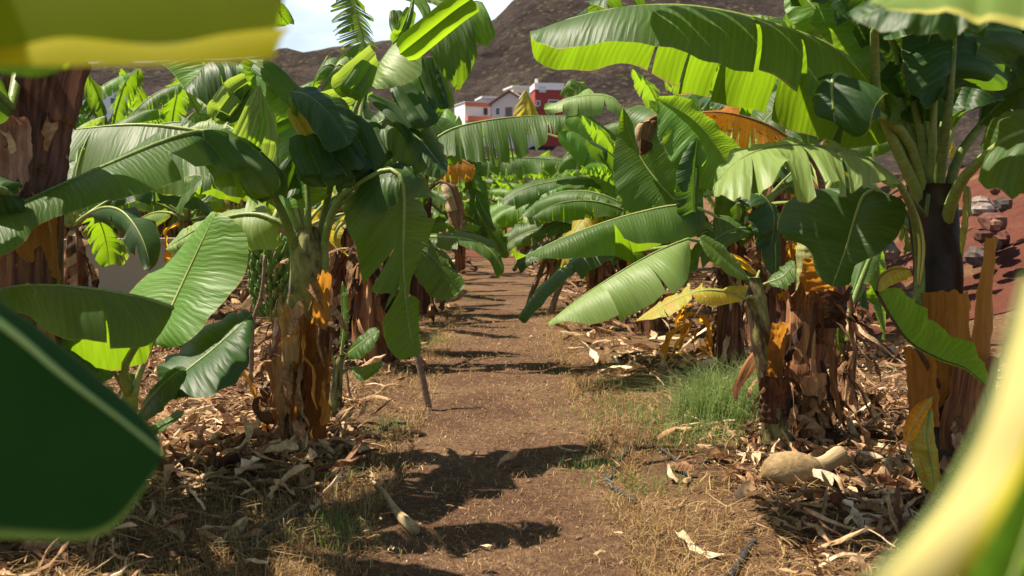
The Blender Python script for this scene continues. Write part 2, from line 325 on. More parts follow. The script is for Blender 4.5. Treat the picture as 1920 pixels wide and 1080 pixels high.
def make_leaf(parent, pet, mid, A, Bs, mt, ribm='rib', r0=.02, seed=None, name='leaf', org=None, label=None, rooted=False, **k):
    """pet / mid: world points; A, Bs: list of points or callable(t)->offset"""
    LEAF_N[0] += 1; rng = random.Random(seed if seed is not None else LEAF_N[0]*7+1)
    ml = crom(mid, 41); mf = sampler(ml); L_ = sum((ml[i+1]-ml[i]).length for i in range(40)); b = B()
    ka = dict(k); kb = dict(k)
    for key in list(k):
        if key.endswith('A'): ka[key[:-1]] = k[key]; del ka[key]; kb.pop(key)
        elif key.endswith('B'): kb[key[:-1]] = k[key]; del kb[key]; ka.pop(key)
    for E, kk in ((A, ka), (Bs, kb)):
        if E is None: continue
        if callable(E): ef = (lambda E: lambda t: mf(t)+E(t))(E)
        else: ef = sampler(crom(E, 41))
        leaf_core(b, mf, ef, L_, rng, **kk)
    o = b.build(name, M[mt], parent, org=org)
    if label: o['label'] = label
    if pet and rooted:
        hd = (pet[1]-pet[0]).normalized(); hd.z = 0; pet = [pet[0]+hd*.05-V((0, 0, .30)), pet[0]+hd*.06-V((0, 0, .06))]+list(pet[1:])
    full = (crom(pet, 10)[:-1] if pet else []) + ml[::2]
    n = len(full); np_ = 9 if pet else 0
    rad = [r0*(2.3-1.3*(i/9)**.6) if i < np_ else max(.0022, r0*max(0, 1-(i-np_)/(n-np_))**.8) for i in range(n)]
    if r0 == 0: return o
    rb = B(); rb.tube(full, rad, 8, rng.random()); r_ = rb.build('midrib', M[ribm], None if parent is None and org is None else o, org=None)
    if parent is not None or org is not None:
        inv = parent_origin(o); r_.parent = o
    return o
def off(spec):
    """(dx,dy,dd) pixel+depth offset shaped by the leaf outline -> needs base depth; returns closure factory"""
    return spec
def leaf(parent, pet, mid, A, Bs, mt='green', **k):
    dm = sum(p[2] for p in mid)/len(mid)
    if parent in ROOTED and pet: k.setdefault('rooted', True)
    def conv(E):
        if E is None: return None
        if isinstance(E, tuple):
            vec = CR @ V((E[0]/1867*dm, -E[1]/1867*dm, -E[2])); return lambda t: vec*max(.01, prof(t))
        return as_pts(E)
    return make_leaf(parent, as_pts(pet) if pet else None, as_pts(mid), conv(A), conv(Bs), mt, **k)
def strip(parent, mid, wv, mt='green', taper=.25, name='leaf', rib=False, **k):
    """a torn leaf segment: centre line and half-width vector (px, px, depth)"""
    dm = sum(p[2] for p in mid)/len(mid); vec = CR @ V((wv[0]/1867*dm, -wv[1]/1867*dm, -wv[2]))
    f = lambda t: max(.02, min(1, (1-taper)+taper*min(1, t*4))*(1-max(0, (t-.86)/.14)**2*.55))
    kk = dict(tears=0, bulge=.16, m=6, cols=26, r0=.0015, swapuv=True, rfreq=2, ripple=.05); kk.update(k)
    return make_leaf(parent, None, as_pts(mid), lambda t: vec*f(t), lambda t: -vec*f(t), mt, name=name, **kk)
# ------------------------------------------------------------------ stems, ribbons, sheaths
def stem(parent, pts, rad, m='stem', seed=0, name='pseudostem', label=None):
    pl = crom(pts, 30); rng = random.Random(seed); rows = []; uvs = []; ns = 26; Ls = 0
    sheaths = [(rng.uniform(0, 6.28), rng.uniform(.0, .95), rng.uniform(1.2, 2.4)) for _ in range(9)]
    for i, p in enumerate(pl):
        f = i/29; r = (rad[0]+(rad[1]-rad[0])*f)*(1 if f < .9 else 1-(f-.9)*4.5) if len(rad) == 2 else (rad[0]*(1-f*2)+rad[1]*f*2 if f < .5 else rad[1]*(2-2*f)+rad[2]*(f*2-1)); row = []; ur = []
        if i: Ls += (p-pl[i-1]).length
        for k in range(ns):
            a = 2*PI*k/ns; rr = r
            for (sa, top, wd) in sheaths:
                da = (a-sa+PI) % (2*PI)-PI
                if abs(da) < wd/2 and f < top: rr += r*.05*(1+.8*(f/top)**4)
            rr *= 1+.09*(noise.noise(V((math.cos(a)*1.5+seed, math.sin(a)*1.5, f*7)))) + .03*noise.noise(V((math.cos(a)*6, math.sin(a)*6, f*2+seed)))
            row.append(p+V((math.cos(a)*rr, math.sin(a)*rr, 0))); ur.append((k/ns*.9, Ls))
        rows.append(row); uvs.append(ur)
    b = B(); b.grid(rows, uvs, rng.uniform(.3, .7), closed=True)
    o0 = 29*ns; b.f.append(tuple(range(o0, o0+ns))); b.mi.append(0)
    o = b.build(name, M[m], parent)
    if label: o['label'] = label
    return o
def sheath(parent, c, r, ang, span, z0, z1, flare=.05, m='orange', seed=0, lean=V((0, 0, 0)), rag=.06, name='dry_sheath', wav=.012):
    """curved old leaf base hugging the stem. c: axis point at z0 (world)"""
    rng = random.Random(seed); b = B(); rows = []; uvs = []; n = 26; mm = 16; sag = rng.uniform(-.5, .5)
    for i in range(n):
        f = i/(n-1); row = []; ur = []
        for j in range(mm):
            g = j/(mm-1); a = ang+(g-.5)*span*(1-.35*f*f)+(.11*noise.noise(V((f*4, seed*2.3, g*2)))+.06*noise.noise(V((f*14, seed, g)))*(1 if j in (0, mm-1) else 0)); rag_ = rag*noise.noise(V((g*4, seed*1.7, 0)))*f
            z = z0+(z1-z0)*f*(1+rag_)+(rag*.6*noise.noise(V((g*4, seed, 3)))*f*f); rr = r*(1+.12*abs(g-.5)*2*f)+flare*f**3+wav*noise.noise(V((g*3+seed, f*6, 1)))+(wav*1.1*noise.noise(V((g*9+seed, f*3, 5))))+wav*.9*noise.noise(V((g*4, f*15+seed, 5)))
            row.append(V((c[0]+math.cos(a)*rr, c[1]+math.sin(a)*rr, z))+lean*f); ur.append((g*span*r*2, f*(z1-z0)))
        rows.append(row); uvs.append(ur)
    b.grid(rows, uvs, rng.random()); return b.build(name, M[m], parent)
def ribbon(b, p, d, L_, wd, rng, fall=1.6, seg=9, tint=None, curl=1., tw=1.2, floor=.01):
    """crumpled dry strip starting at p, first along d, then falling"""
    d = d.normalized(); side = d.cross(V((0, 0, 1)))
    if side.length < .1: side = V((1, 0, 0))
    side.normalize(); q = p.copy(); rows = []; tint = rng.random() if tint is None else tint; s0 = rng.uniform(0, 99); tws = rng.uniform(-tw, tw)
    for i in range(seg):
        f = i/(seg-1); w_ = wd*(.62+.38*math.sin(PI*min(1, .12+f*.82)))*(1+.75*noise.noise(V((s0, f*7, 0))))*(1 if f < .99 else .35); a = tws*f+1.3*noise.noise(V((s0, f*5, 3)))
        nn = side.cross(d).normalized(); sd_ = side*math.cos(a)+nn*math.sin(a); cup = nn*w_*.45*curl*math.sin(s0+f*3)
        rows.append([q-sd_*w_*.5+cup, q-sd_*w_*.17-cup*.2, q+sd_*w_*.17-cup*.2, q+sd_*w_*.5+cup*(1+.3*math.sin(s0*2))])
        d = (d+V((.7*noise.noise(V((s0, f*4, 7))), .7*noise.noise(V((s0, f*4, 9))), -fall/seg+.55*noise.noise(V((s0, f*4, 11)))))).normalized(); q = q+d*(L_/seg)
        if q.z < floor: q.z = floor+.01*rng.random(); d.z = abs(d.z)*.1; d = d+side*rng.uniform(-.3, .3)
    b.grid(rows, [[(j/3*wd*3, i/seg*L_) for j in range(4)] for i in range(seg)], tint)
def skirt(parent, c, r, z0, z1, n, Lr, wr, m='dry', seed=0, name='dry_leaf', a0=0, a1=6.28, fall=2.6):
    rng = random.Random(seed); b = B()
    for i in range(n):
        a = rng.uniform(a0, a1); z = rng.uniform(z0, z1); o = V((math.cos(a), math.sin(a), 0))
        ribbon(b, V((c[0], c[1], z))+o*r*.95, o*.55+rndv(rng, .3)+V((0, 0, rng.uniform(-.9, .35))), rng.uniform(*Lr)*(1.1 if rng.random() < .7 else .6), rng.uniform(*wr)*rng.choice((.4, .6, .9)), rng, fall=fall, tw=2.)
    return b.build(name, M[m], parent)
# ------------------------------------------------------------------ ground
def gz(x, y):
    e = abs(x+.012*y); side = min(1, max(0, (e-.75)/.8))
    z = -.02+.05*side + .035*noise.noise(V((x*.7, y*.7, 0)))*side + .018*noise.noise(V((x*2.3, y*2.3, 4))) + .008*noise.noise(V((x*8, y*8, 1)))
    if x > 4.2 and y > 8: z += 2.6*min(1, max(0, (x-4.6)/6.0))**1.2*min(1, max(0, (y-9)/5))
    return z
def sheet(name, xs, ys, zf, m, kind='structure'):
    b = B(); rows = [[V((x, y, zf(x, y))) for y in ys] for x in xs]; b.grid(rows, [[(x, y) for y in ys] for x in xs]); o = b.build(name, M[m]); o['kind'] = kind; return o
def spaced(a, bb, n, p=1.): return [a+(bb-a)*(i/(n-1))**p for i in range(n)]
xs = [-2500, -900, -300, -120, -60, -30, -20, -14, -10] + spaced(-8, 8, 150) + [8.6+.6*i for i in range(20)] + [30, 60, 120, 300, 900, 2500]
ys = [-60, -20, -6, -2, 0, 1] + spaced(1.5, 18, 210) + [18.5+i*.7 for i in range(36)] + [50, 60, 80, 120, 200, 400, 1200, 2500]
def ground_z(x, y):
    if y > 60: return -.3
    return gz(x, y)
sheet('ground', xs, ys, ground_z, 'soil')
b = B(); rows = []; uvs = []
for i in range(220):
    y = 1.2+(34-1.2)*(i/219)**1.6; c_ = -.012*y; wl = .70+.16*noise.noise(V((0, y*.5, 8))); wr_ = .66+.16*noise.noise(V((5, y*.5, 3)))
    rows.append([V((c_-wl+(wl+wr_)*k/24, y, gz(c_-wl+(wl+wr_)*k/24, y)+.004)) for k in range(25)]); uvs.append([(k/24, y) for k in range(25)])
b.grid([list(r) for r in rows], uvs); tag(b.build('path', M['path']), None, None, kind='structure')
# red earth embankment face behind on the right and far end of the path
sheet('red_earth_slope', spaced(4.4, 13, 50), spaced(12, 24, 40), lambda x, y: gz(x, y)+.012+.05*noise.noise(V((x, y, 2))), 'red')
sheet('red_earth', spaced(-2.0, 1.0, 20), spaced(34.1, 38, 20), lambda x, y: gz(x, y)+.02+(y-34)*.035, 'red')
# hill
ridge = [(-1400, 150), (-400, 128), (0, 120), (300, 114), (560, 104), (627, 88), (700, 80), (780, 73), (850, 67), (905, 44), (925, 34), (941, 20), (957, 2), (1000, -30), (1100, -70), (1300, -120), (1700, -150), (2400, -120), (3400, -60)]
def rel(x):
    for i in range(len(ridge)-1):
        if ridge[i][0] <= x <= ridge[i+1][0]:
            f = (x-ridge[i][0])/(ridge[i+1][0]-ridge[i][0]); return ridge[i][1]*(1-f)+ridge[i+1][1]*f
    return 120
rows = []; nh = 90
for i in range(300):
    x = -1400+4800*i/299 if not (40 < i < 260) else -1400+4800*i/299
    yr = rel(x); row = []
    for j in range(nh):
        f = j/(nh-1); D = 110+(540-110)*f/.9 if f < .9 else 540+(f-.9)*1200
        h_r = (W(x, yr, 540).z); foot = 19*min(1, max(0, (D-120)/130))**1.3-.6; fr = min(1, max(0, (D-268)/272)); hz = foot+(h_r-foot)*(.10*fr+.9*fr**1.25) if f <= .9 else h_r-(f-.9)*500; fr = min(1, f/.9)
        p = W(x, 400, D); q = V((p.x, p.y, hz)); k = (.04 if D < 285 else min(1, (D-285)/80+.04))*(1 if f < .88 else .25)
        q.z += k*(9*noise.fractal(V((q.x*.018, q.y*.018, 0)), .8, 2.1, 6)); row.append(q)
    rows.append(row)
b = B(); b.grid(rows); tag(b.build('hill', M['hill']), None, None, kind='structure')
b = B(); rows = []
for i in range(30):
    x = 760+i*11; p = W(x, 173+.8*math.sin(i*.7), 440); rows.append([p+V((0, 14, 1.6)), p+V((0, .5, 1.2)), p, p+V((0, 0, -2.2)), p+V((0, 4, -14))])
b.grid(rows); tag(b.build('terrace_bank', flat('terrace_earth', (.25, .20, .12))), None, None, kind='structure')
# ------------------------------------------------------------------ houses on the far slope
def house(label, px, py, D, wpx, hpx, depth, rz, wallm, name='house'):
    k = D/1867; p = W(px, py, D); root = thing(name, p-V((0, 0, 4)), label, 'house', 'houses at the foot of the hill'); root.rotation_euler.z = rz
    wd, h = wpx*k, hpx*k+4
    def part(nm, m, boxes, parent=root):
        b = B()
        for bx in boxes: b.box(*bx)
        o = b.build(nm, M[m], None, smooth=False); o.parent = parent; return o
    part('wall', wallm, [(0, wd, 0, depth, -5, h)])
    return root, part, wd, h, k
def win(part, x0, x1, z0, z1, y=-.06, frame='white'):
    f = part('window', frame, [(x0-.18, x1+.18, y-.08, y+.1, z0-.18, z1+.18)]); part('pane', 'glass', [(x0, x1, y-.11, y+.02, z0, z1)], f)
r, pt, wd, h, k = house('white house with two orange bands, leftmost of the group on the slope', 872, 236, 250, 50, 45, 9, R(20), 'white')
pt('parapet', 'orw', [(-.1, wd+.1, -.5, 0, h-1.1, h-.25)]); pt('balcony', 'orw', [(.2, wd+1.2, -1.6, 0, h-4.9, h-3.7)]); pt('balcony', 'redw', [(.4, wd+1.2, -.4, 0, h-6.6, h-5.8)])
pt('roof', 'greyw', [(-.2, wd+.2, -.6, 9.2, h-.2, h)]); win(pt, wd-1.9, wd-.8, h-3.2, h-1.4); win(pt, 1.2, 3.2, h-8.6, h-7.0); win(pt, 4.2, 5.4, h-8.6, h-7.0)
pt('door', 'orw', [(.1, .8, -.1, .1, h-9.5, h-6.8)])
r, pt, wd, h, k = house('small plain white house with pale flat roof between the banded house and the gabled one', 905, 226, 262, 36, 42, 7, R(15), 'greyw')
pt('roof', 'white', [(-.4, wd+.4, -.6, 7.4, h-.1, h+.35)]); win(pt, 1.0, 1.9, h-3.4, h-2.0); win(pt, 3.0, 3.8, h-3.4, h-2.0)
r, pt, wd, h, k = house('pale pink gabled house with brown tiled roof in the middle of the group', 922, 240, 246, 68, 44, 9, R(-14), 'pinkw')
b = B()
o = len(b.v)
for y0 in (0.0, 8.9):
    for x, z in ((0, h), (wd*.5, h+2.7), (wd, h)): b.v.append(V((x, y0, z))); b.uv.append((x, z)); b.t.append(.5)
b.f += [(0, 2, 1), (3, 4, 5), (0, 1, 4, 3), (1, 2, 5, 4)]; b.mi += [0]*4; g = b.build('gable', M['pinkw'], None, smooth=False); g.parent = r
b = B()
for sx in (0, 1):
    xa, xb = (-.7, wd*.5) if not sx else (wd+.7, wd*.5); za, zb = h-.3, h+2.95
    for th in (0, .35):
        for y0 in (-.8, 9.4):
            for x, z in ((xa, za), (xb, zb)): b.v.append(V((x, y0, z+th))); b.uv.append((x, z)); b.t.append(.5)
    o = len(b.v)-8
    for f in ((0, 1, 3, 2), (4, 6, 7, 5), (0, 4, 5, 1), (2, 3, 7, 6), (0, 2, 6, 4)): b.f.append(tuple(o+i for i in f)); b.mi.append(0)
g = b.build('roof', M['tile'], None, smooth=False); g.parent = r
win(pt, 3.6, 5.0, h-3.0, h-1.0, frame='orw'); win(pt, 1.1, 2.0, h-2.6, h-1.0); win(pt, 6.6, 7.6, h-2.8, h-1.0)
pt('parapet', 'orw', [(3.0, 5.8, -.9, 0, h-4.1, h-3.4)])
r, pt, wd, h, k = house('cream block with flat roof set back above the pink gabled house', 962, 226, 275, 44, 62, 8, R(18), 'creamw')
pt('roof', 'white', [(-.3, wd+.3, -.4, 8.3, h-.1, h+.3)]); win(pt, 1.4, 2.3, h-3.0, h-1.6)
r, pt, wd, h, k = house('dark red house with a white parapet, rightmost of the group on the slope', 1003, 236, 258, 52, 68, 9, R(6), 'redw')
pt('parapet', 'white', [(-.2, wd+.3, -.35, 9.2, h, h+1.5)]); pt('cornice', 'white', [(-.3, wd+.4, -.5, 0, h-.25, h-.004)])
win(pt, .4, 1.2, h-4.2, h-3.1); win(pt, 3.6, 6.0, h-4.0, h-2.9); win(pt, 3.4, 4.8, h-7.2, h-5.4); pt('balcony', 'white', [(3.0, wd-.2, -1.2, 0, h-5.2, h-4.4)]); pt('chimney', 'white', [(.2, .9, 1.0, 1.8, h+1.5, h+2.7)])
pt('water_tank', 'greyw', [(1.0, 2.8, -.36, 1.2, h-.9, h+.6)])
r, pt, wd, h, k = house('low white house far off behind the plantation on the left', 168, 214, 250, 70, 44, 9, R(12), 'white')
pt('roof', 'greyw', [(-.3, wd+.3, -.4, 9.3, h-.1, h+.3)]); win(pt, 2, 3.2, h-3.2, h-1.8); win(pt, 5, 6.2, h-3.2, h-1.8)
r, pt, wd, h, k = house('second low white house farther left behind the plantation', 100, 230, 262, 60, 40, 9, R(2), 'white')
pt('roof', 'white', [(-.3, wd+.3, -.4, 9.3, h-.1, h+.3)]); win(pt, 2, 3.2, h-3.2, h-1.8)
# ------------------------------------------------------------------ pale concrete wall and pole, left behind
pw0, pw1 = W(-40, 400, 15.5), W(330, 400, 17.0)
t = thing('concrete_wall', V((pw0.x, pw0.y, 0)), 'low pale beige concrete wall behind the plants on the left', 'wall')
b = B(); dx = pw1-pw0; n_ = V((-dx.y, dx.x, 0)).normalized()*.18
def wallbox(b, a, c, n_, z0, z1):
    o = len(b.v)
    for z in (z0, z1):
        for q in (a, c, c+n_, a+n_): b.v.append(V((q.x, q.y, z))); b.uv.append((q.x, z)); b.t.append(.5)
    for f in ((3, 2, 1, 0), (4, 5, 6, 7), (0, 1, 5, 4), (1, 2, 6, 5), (2, 3, 7, 6), (3, 0, 4, 7)): b.f.append(tuple(o+i for i in f)); b.mi.append(0)
wallbox(b, pw0, pw1, n_, -.1, 1.0); b.build('wall_face', M['conc'], t, smooth=False)
b = B(); wallbox(b, pw0-n_*.2, pw1-n_*.2, n_*1.4, 1.003, 1.08); b.build('coping', M['conc'], t, smooth=False)
pp = G(143, 590); b = B(); b.tube([pp+V((0, 0, -.1)), pp+V((0, 0, .6)), pp+V((.01, 0, 1.25))], [.035, .035, .035], 10); b.tube([pp+V((0, 0, 1.2)), pp+V((0, 0, 1.27))], [.05, .05], 10)
tag(b.build('pole', M['hose'], None, org=pp), 'black pole in front of the pale wall on the left', 'pole')
# ------------------------------------------------------------------ generic banana plants
def rndv(rng, s): return V((rng.uniform(-s, s), rng.uniform(-s, s), rng.uniform(-s, s)))
def proto(seed, h=1.5, nl=10, tears=8, L0=1.9, mats=('green', 'young', 'deep', 'pale'), lod=1., up=0., dry=3, r=.13, hw=.27):
    rng = random.Random(seed); root = thing('banana_plant', V((0, 0, 0)), 'x', 'banana plant')
    lean = V((rng.uniform(-.1, .1), rng.uniform(-.1, .1), h))
    stem(root, [V((0, 0, -.05)), lean*.5+V((.02, 0, 0)), lean], [r*1.25, r*.75], 'stemdry', seed)
    a0 = rng.uniform(0, 6.28)
    for i in range(nl):
        f = i/(nl-1); az = a0+i*2.4+rng.uniform(-.3, .3); el = R(82-68*f+rng.uniform(-8, 8)+up); Ln = L0*rng.uniform(.8, 1.1)*(1-.25*(f < .15)); pl = .16*Ln
        d = V((math.cos(az)*math.cos(el), math.sin(az)*math.cos(el), math.sin(el))); q = lean+V((0, 0, .02)); pts = [q.copy()]; seg = 9; sag = R(rng.uniform(75, 120))*(.55+.45*f)
        for k in range(seg):
            e2 = el-sag*((k+1)/seg)**1.5; d = V((math.cos(az)*math.cos(e2), math.sin(az)*math.cos(e2), math.sin(e2))); az += rng.uniform(-.05, .05); q = q+d*(Ln+pl)/seg; pts.append(q.copy())
        pet = pts[:3]; mid = pts[2:]; side = V((-math.sin(az), math.cos(az), 0)); dr1 = R(rng.uniform(25, 75)); dr2 = R(rng.uniform(25, 75)); w1 = hw*rng.uniform(.85, 1.15)
        A = (lambda side, dr, w1: lambda t: (side*math.cos(dr)-V((0, 0, 1))*math.sin(dr))*w1*max(.01, prof(t)))(side, dr1, w1)
        Bf = (lambda side, dr, w1: lambda t: (-side*math.cos(dr)-V((0, 0, 1))*math.sin(dr))*w1*max(.01, prof(t)))(side, dr2, w1)
        tn = max(0, int(tears*rng.uniform(.5, 1.5)))
        mm = mats[0] if rng.random() < .45 else rng.choice(mats)
        if f > .85 and rng.random() < .4 and seed > 40: mm = 'yellow'
        make_leaf(root, pet, mid, A, Bf, mm, seed=seed*100+i, r0=.019, m=max(4, int(6*lod)), cols=int(30*lod), tears=tn, curl=.35, gap=.10, ripple=.04, bulge=.12)
    for i in range(dry):   # hanging dead leaves
        az = rng.uniform(0, 6.28); o = V((math.cos(az), math.sin(az), 0)); q = lean*.97
        mid = [q+o*.12+V((0, 0, .05)), q+o*.32-V((0, 0, .1)), q+o*.36-V((0, 0, .5)), q+o*.33-V((0, 0, 1.05))]; side = V((-o.y, o.x, 0))
        A = (lambda side, o: lambda t: (side*.13-o*.06-V((0, 0, .1)))*max(.05, prof(t)))(side, o); Bf = (lambda side, o: lambda t: (-side*.11-o*.05-V((0, 0, .1)))*max(.05, prof(t)))(side, o)
        make_leaf(root, None, mid, A, Bf, rng.choice(['dry', 'dry', 'amber']), 'ribdark', .012, seed*77+i, 'dry_leaf', m=4, cols=22, tears=9, curl=.9, gap=.3, ripple=.15, rag=.4)
    skirt(root, lean*.5, r*.9, .25, h*.95, 26, (.25, .7), (.04, .11), 'dry', seed)
    for i in range(3): sheath(root, (0, 0), r*1.15, rng.uniform(0, 6.28), 1.6, .05, h*rng.uniform(.45, .8), .04, 'sheath', seed+i)
    return root
def copy_tree(o, parent=None):
    c = o.copy(); col.objects.link(c); c.parent = parent
    if parent is not None: c.matrix_parent_inverse = o.matrix_parent_inverse.copy()
    for ch in o.children: copy_tree(ch, c)
    return c
protos = [proto(11, 1.5, 10, 10, 1.9), proto(23, 1.7, 11, 18, 2.0), proto(37, 1.4, 10, 8, 1.8, up=5), proto(41, 1.9, 11, 26, 2.0, lod=1, mats=('green', 'young', 'green')), proto(59, 1.7, 11, 46, 1.9, up=8, mats=('green', 'young', 'green', 'green'))]
used = [0]*len(protos)
def place(k, x, y, rz, s, label, group=None):
    o = protos[k] if not used[k] else copy_tree(protos[k]); used[k] = 1
    o.location = (x, y, ground_z(x, y)); o.rotation_euler = (0, 0, rz); o.scale = (s, s, s); o['label'] = label
    if group: o['group'] = group
    return o
rp = random.Random(5); ordn = ['first', 'second', 'third', 'fourth', 'fifth', 'sixth', 'seventh', 'eighth', 'ninth', 'tenth', 'eleventh', 'twelfth', 'thirteenth', 'fourteenth', 'fifteenth', 'sixteenth', 'seventeenth', 'eighteenth']
LROW = [(-2.15, 11.2, 2, .9), (-2.2, 13.6, 1, .88), (-2.25, 16.2, 3, .85), (-2.3, 19, 1, .85), (-2.3, 22, 3, .9), (-2.4, 25.5, 4, .9), (-2.5, 29, 3, .9), (-2.5, 33, 1, .9)]
RROW = [(1.9, 12.4, 0, .85), (2.0, 14.9, 3, .83), (2.0, 17.6, 2, .85), (2.0, 20.5, 3, .85), (2.0, 24, 4, .85), (2.0, 28, 1, .9), (2.0, 32, 3, .9)]
for side, row in (('left', LROW), ('right', RROW)):
    for i, (x, y, k, s) in enumerate(row):
        place(k, x-.012*y, y, rp.uniform(0, 6.28), s, f'{ordn[i]} banana plant counted from the front in the {side} path-side row', 'banana plants lining the path')
LB = [(-5.0, 11.5, 2, .95), (-4.6, 14.2, 0, .9), (-5.0, 17, 3, .95), (-7.4, 15.5, 1, 1.0), (-5.2, 20.5, 4, 1.35), (-7.6, 18.5, 4, 1.35), (-9.3, 20.5, 3, 1.3), (-5.6, 23, 4, 1.3), (-7.4, 22, 4, 1.35), (-11, 23, 4, 1.38), (-6.5, 25, 3, 1.42), (-8.8, 25, 4, 1.45), (-10.4, 27, 3, 1.3), (-4.6, 26, 4, 1.35), (-12.8, 26.5, 4, 1.48), (-6.6, 28.5, 4, 1.48)]
for i, (x, y, k, s) in enumerate(LB):
    place(k, x, y, rp.uniform(0, 6.28), s, f'{ordn[i]} banana plant going away from the camera in the crowded left rear block', 'banana plants crowded at the left rear')
RB = [(2.9, 11.6, 0, 1.0), (3.7, 13.6, 1, 1.1), (4.3, 17.5, 3, 1.25), (5.0, 21.5, 4, 1.45), (3.8, 23.5, 3, 1.35), (6.6, 24.5, 4, 1.6), (8.5, 26.5, 3, 1.7)]
for i, (x, y, k, s) in enumerate(RB):
    place(k, x, y, rp.uniform(0, 6.28), s, f'{ordn[i]} banana plant going away from the camera in the second right row', 'banana plants in the second row on the right')
CE = [(-1.25, 18.5, 2, .72), (1.1, 21, 0, .75), (-1.0, 25, 3, .8), (.75, 29, 1, .85), (1.45, 14.5, 2, .66), (-1.55, 15.0, 0, .66)]
for i, (x, y, k, s) in enumerate(CE):
    place(k, x-.012*y, y, rp.uniform(0, 6.28), s, f'{ordn[i]} of the lower banana plants whose leaves close over the far path', 'lower banana plants crowding the far path')
FE = [(-4.2, 38, 3, 1.2), (-2.2, 39, 1, 1.1), (-.6, 39.5, 4, 1.15), (1.0, 38.5, 3, 1.15), (2.9, 38, 1, 1.2), (5.2, 37, 4, 1.3)]
for i, (x, y, k, s) in enumerate(FE):
    place(k, x, y, rp.uniform(0, 6.28), s, f'{ordn[i]} banana plant from the left in the row behind the far path end', 'banana plants closing the far end of the path')
# ------------------------------------------------------------------ HERO PLANTS
def dpt(p): return -(CR.transposed() @ (p-CAM)).z
# --- A: left hero plant
bA = G(567, 852); dA = dpt(bA); tA = P(578, 425, dA)
A = thing('banana_plant', V((bA.x, bA.y, 0)), 'banana plant with glowing orange dry sheaths on its stem, left of the path', 'banana plant'); ROOTED.append(A)
stem(A, [bA-V((0, 0, .05)), P(568, 640, dA), P(574, 520, dA), tA], [.13, .098], 'stem', 3)
cx = V((bA.x, bA.y, 0))
sheath(A, cx+V((.04, -.02, 0)), .13, R(-58), 1.2, .10, .62, .03, 'orange', 4, V((.02, 0, 0)), rag=.12)
sheath(A, cx+V((.05, 0, 0)), .118, R(-50), 1.0, .52, 1.14, .02, 'orange', 14, V((.03, 0, 0)), rag=.1)
sheath(A, cx+V((.03, -.03, 0)), .125, R(-72), .7, .40, .88, .03, 'orange', 15, V((.0, 0, 0)), rag=.15)
skirt(A, cx, .15, .5, 1.1, 12, (.15, .45), (.05, .1), 'orange', 16, a0=R(-110), a1=R(0))
sheath(A, cx+V((-.03, -.02, 0)), .13, R(-120), 1.5, .05, .62, .05, 'sheath', 5)
sheath(A, cx+V((-.07, 0, 0)), .15, R(-165), 1.2, .02, .55, .08, 'orange', 6, V((-.06, 0, 0)))
sheath(A, cx, .12, R(-100), 1.4, .55, .95, .05, 'sheath', 8)
sheath(A, cx+V((.03, 0, 0)), .13, R(-20), 1.5, .2, .8, .04, 'sheath', 9)
skirt(A, cx, .17, .06, .6, 40, (.15, .4), (.04, .12), 'dry', 12, a0=R(-250), a1=R(-75))
skirt(A, cx, .17, .04, .22, 18, (.12, .3), (.05, .11), 'litter', 14, a0=R(-150), a1=R(30))
skirt(A, cx, .12, .75, 1.3, 12, (.15, .5), (.03, .07), 'dry', 13, a0=R(-230), a1=R(40))
d = dA
leaf(A, [(565, 440, d), (530, 350, d+.1), (500, 300, d)], [(500, 300, d), (440, 265, d), (365, 245, d), (250, 234, d), (106, 246, d+.1)],
     [(500, 300, d), (450, 375, d-.3), (400, 355, d-.35), (330, 365, d-.3), (230, 380, d-.3), (135, 345, d-.2), (104, 262, d)], None, 'green', tears=[.12, .32, .41, .55, .8], gap=.07, curl=.18, bulge=.05, cols=60)
leaf(A, [(560, 450, d), (515, 370, d-.25), (460, 300, d-.5)], [(460, 300, d-.5), (420, 266, d-.6), (373, 248, d-.8), (300, 268, d-1.0), (200, 310, d-1.3), (95, 355, d-1.6), (0, 402, d-1.9), (-90, 455, d-2.1)],
     [(500, 380, d-.5), (430, 345, d-.75), (395, 325, d-.9), (360, 345, d-1.1), (255, 378, d-1.45), (200, 388, d-1.6), (80, 418, d-1.9), (45, 458, d-2.1), (-10, 485, d-2.2), (-90, 490, d-2.2)], (30, -22, .25), 'green', tears=[.34], gap=.02, curl=.08, bulge=.10, ripple=.02, cols=70, r0=.019)
# pleated pieces falling in front of the crown
strip(A, [(372, 250, d-.8), (405, 285, d-.85), (432, 320, d-.9), (440, 350, d-.85)], (28, -14, .05), 'green')
strip(A, [(400, 252, d-.6), (440, 290, d-.65), (480, 330, d-.7), (505, 368, d-.65)], (24, -18, .1), 'green', bulge=.25)
strip(A, [(425, 262, d-.4), (465, 300, d-.4), (500, 340, d-.4), (516, 372, d-.4)], (16, -20, .15), 'deep', bulge=.3)
strip(A, [(486, 160, d-.5), (468, 205, d-.55), (447, 250, d-.55), (434, 276, d-.5)], (8, 3, .02), 'pale', taper=.9, bulge=.3)
strip(A, [(488, 160, d-.48), (478, 215, d-.5), (464, 260, d-.5), (452, 292, d-.45)], (8, 2, .02), 'pale', taper=.9, bulge=.3)
strip(A, [(490, 165, d-.45), (492, 215, d-.46), (482, 265, d-.45), (458, 298, d-.4)], (7, 4, .02), 'young', taper=.9, bulge=.3)
strip(A, [(495, 190, d-.3), (505, 230, d-.3), (505, 275, d-.3), (495, 315, d-.3)], (11, 0, .05), 'pale', taper=.6, bulge=.25)
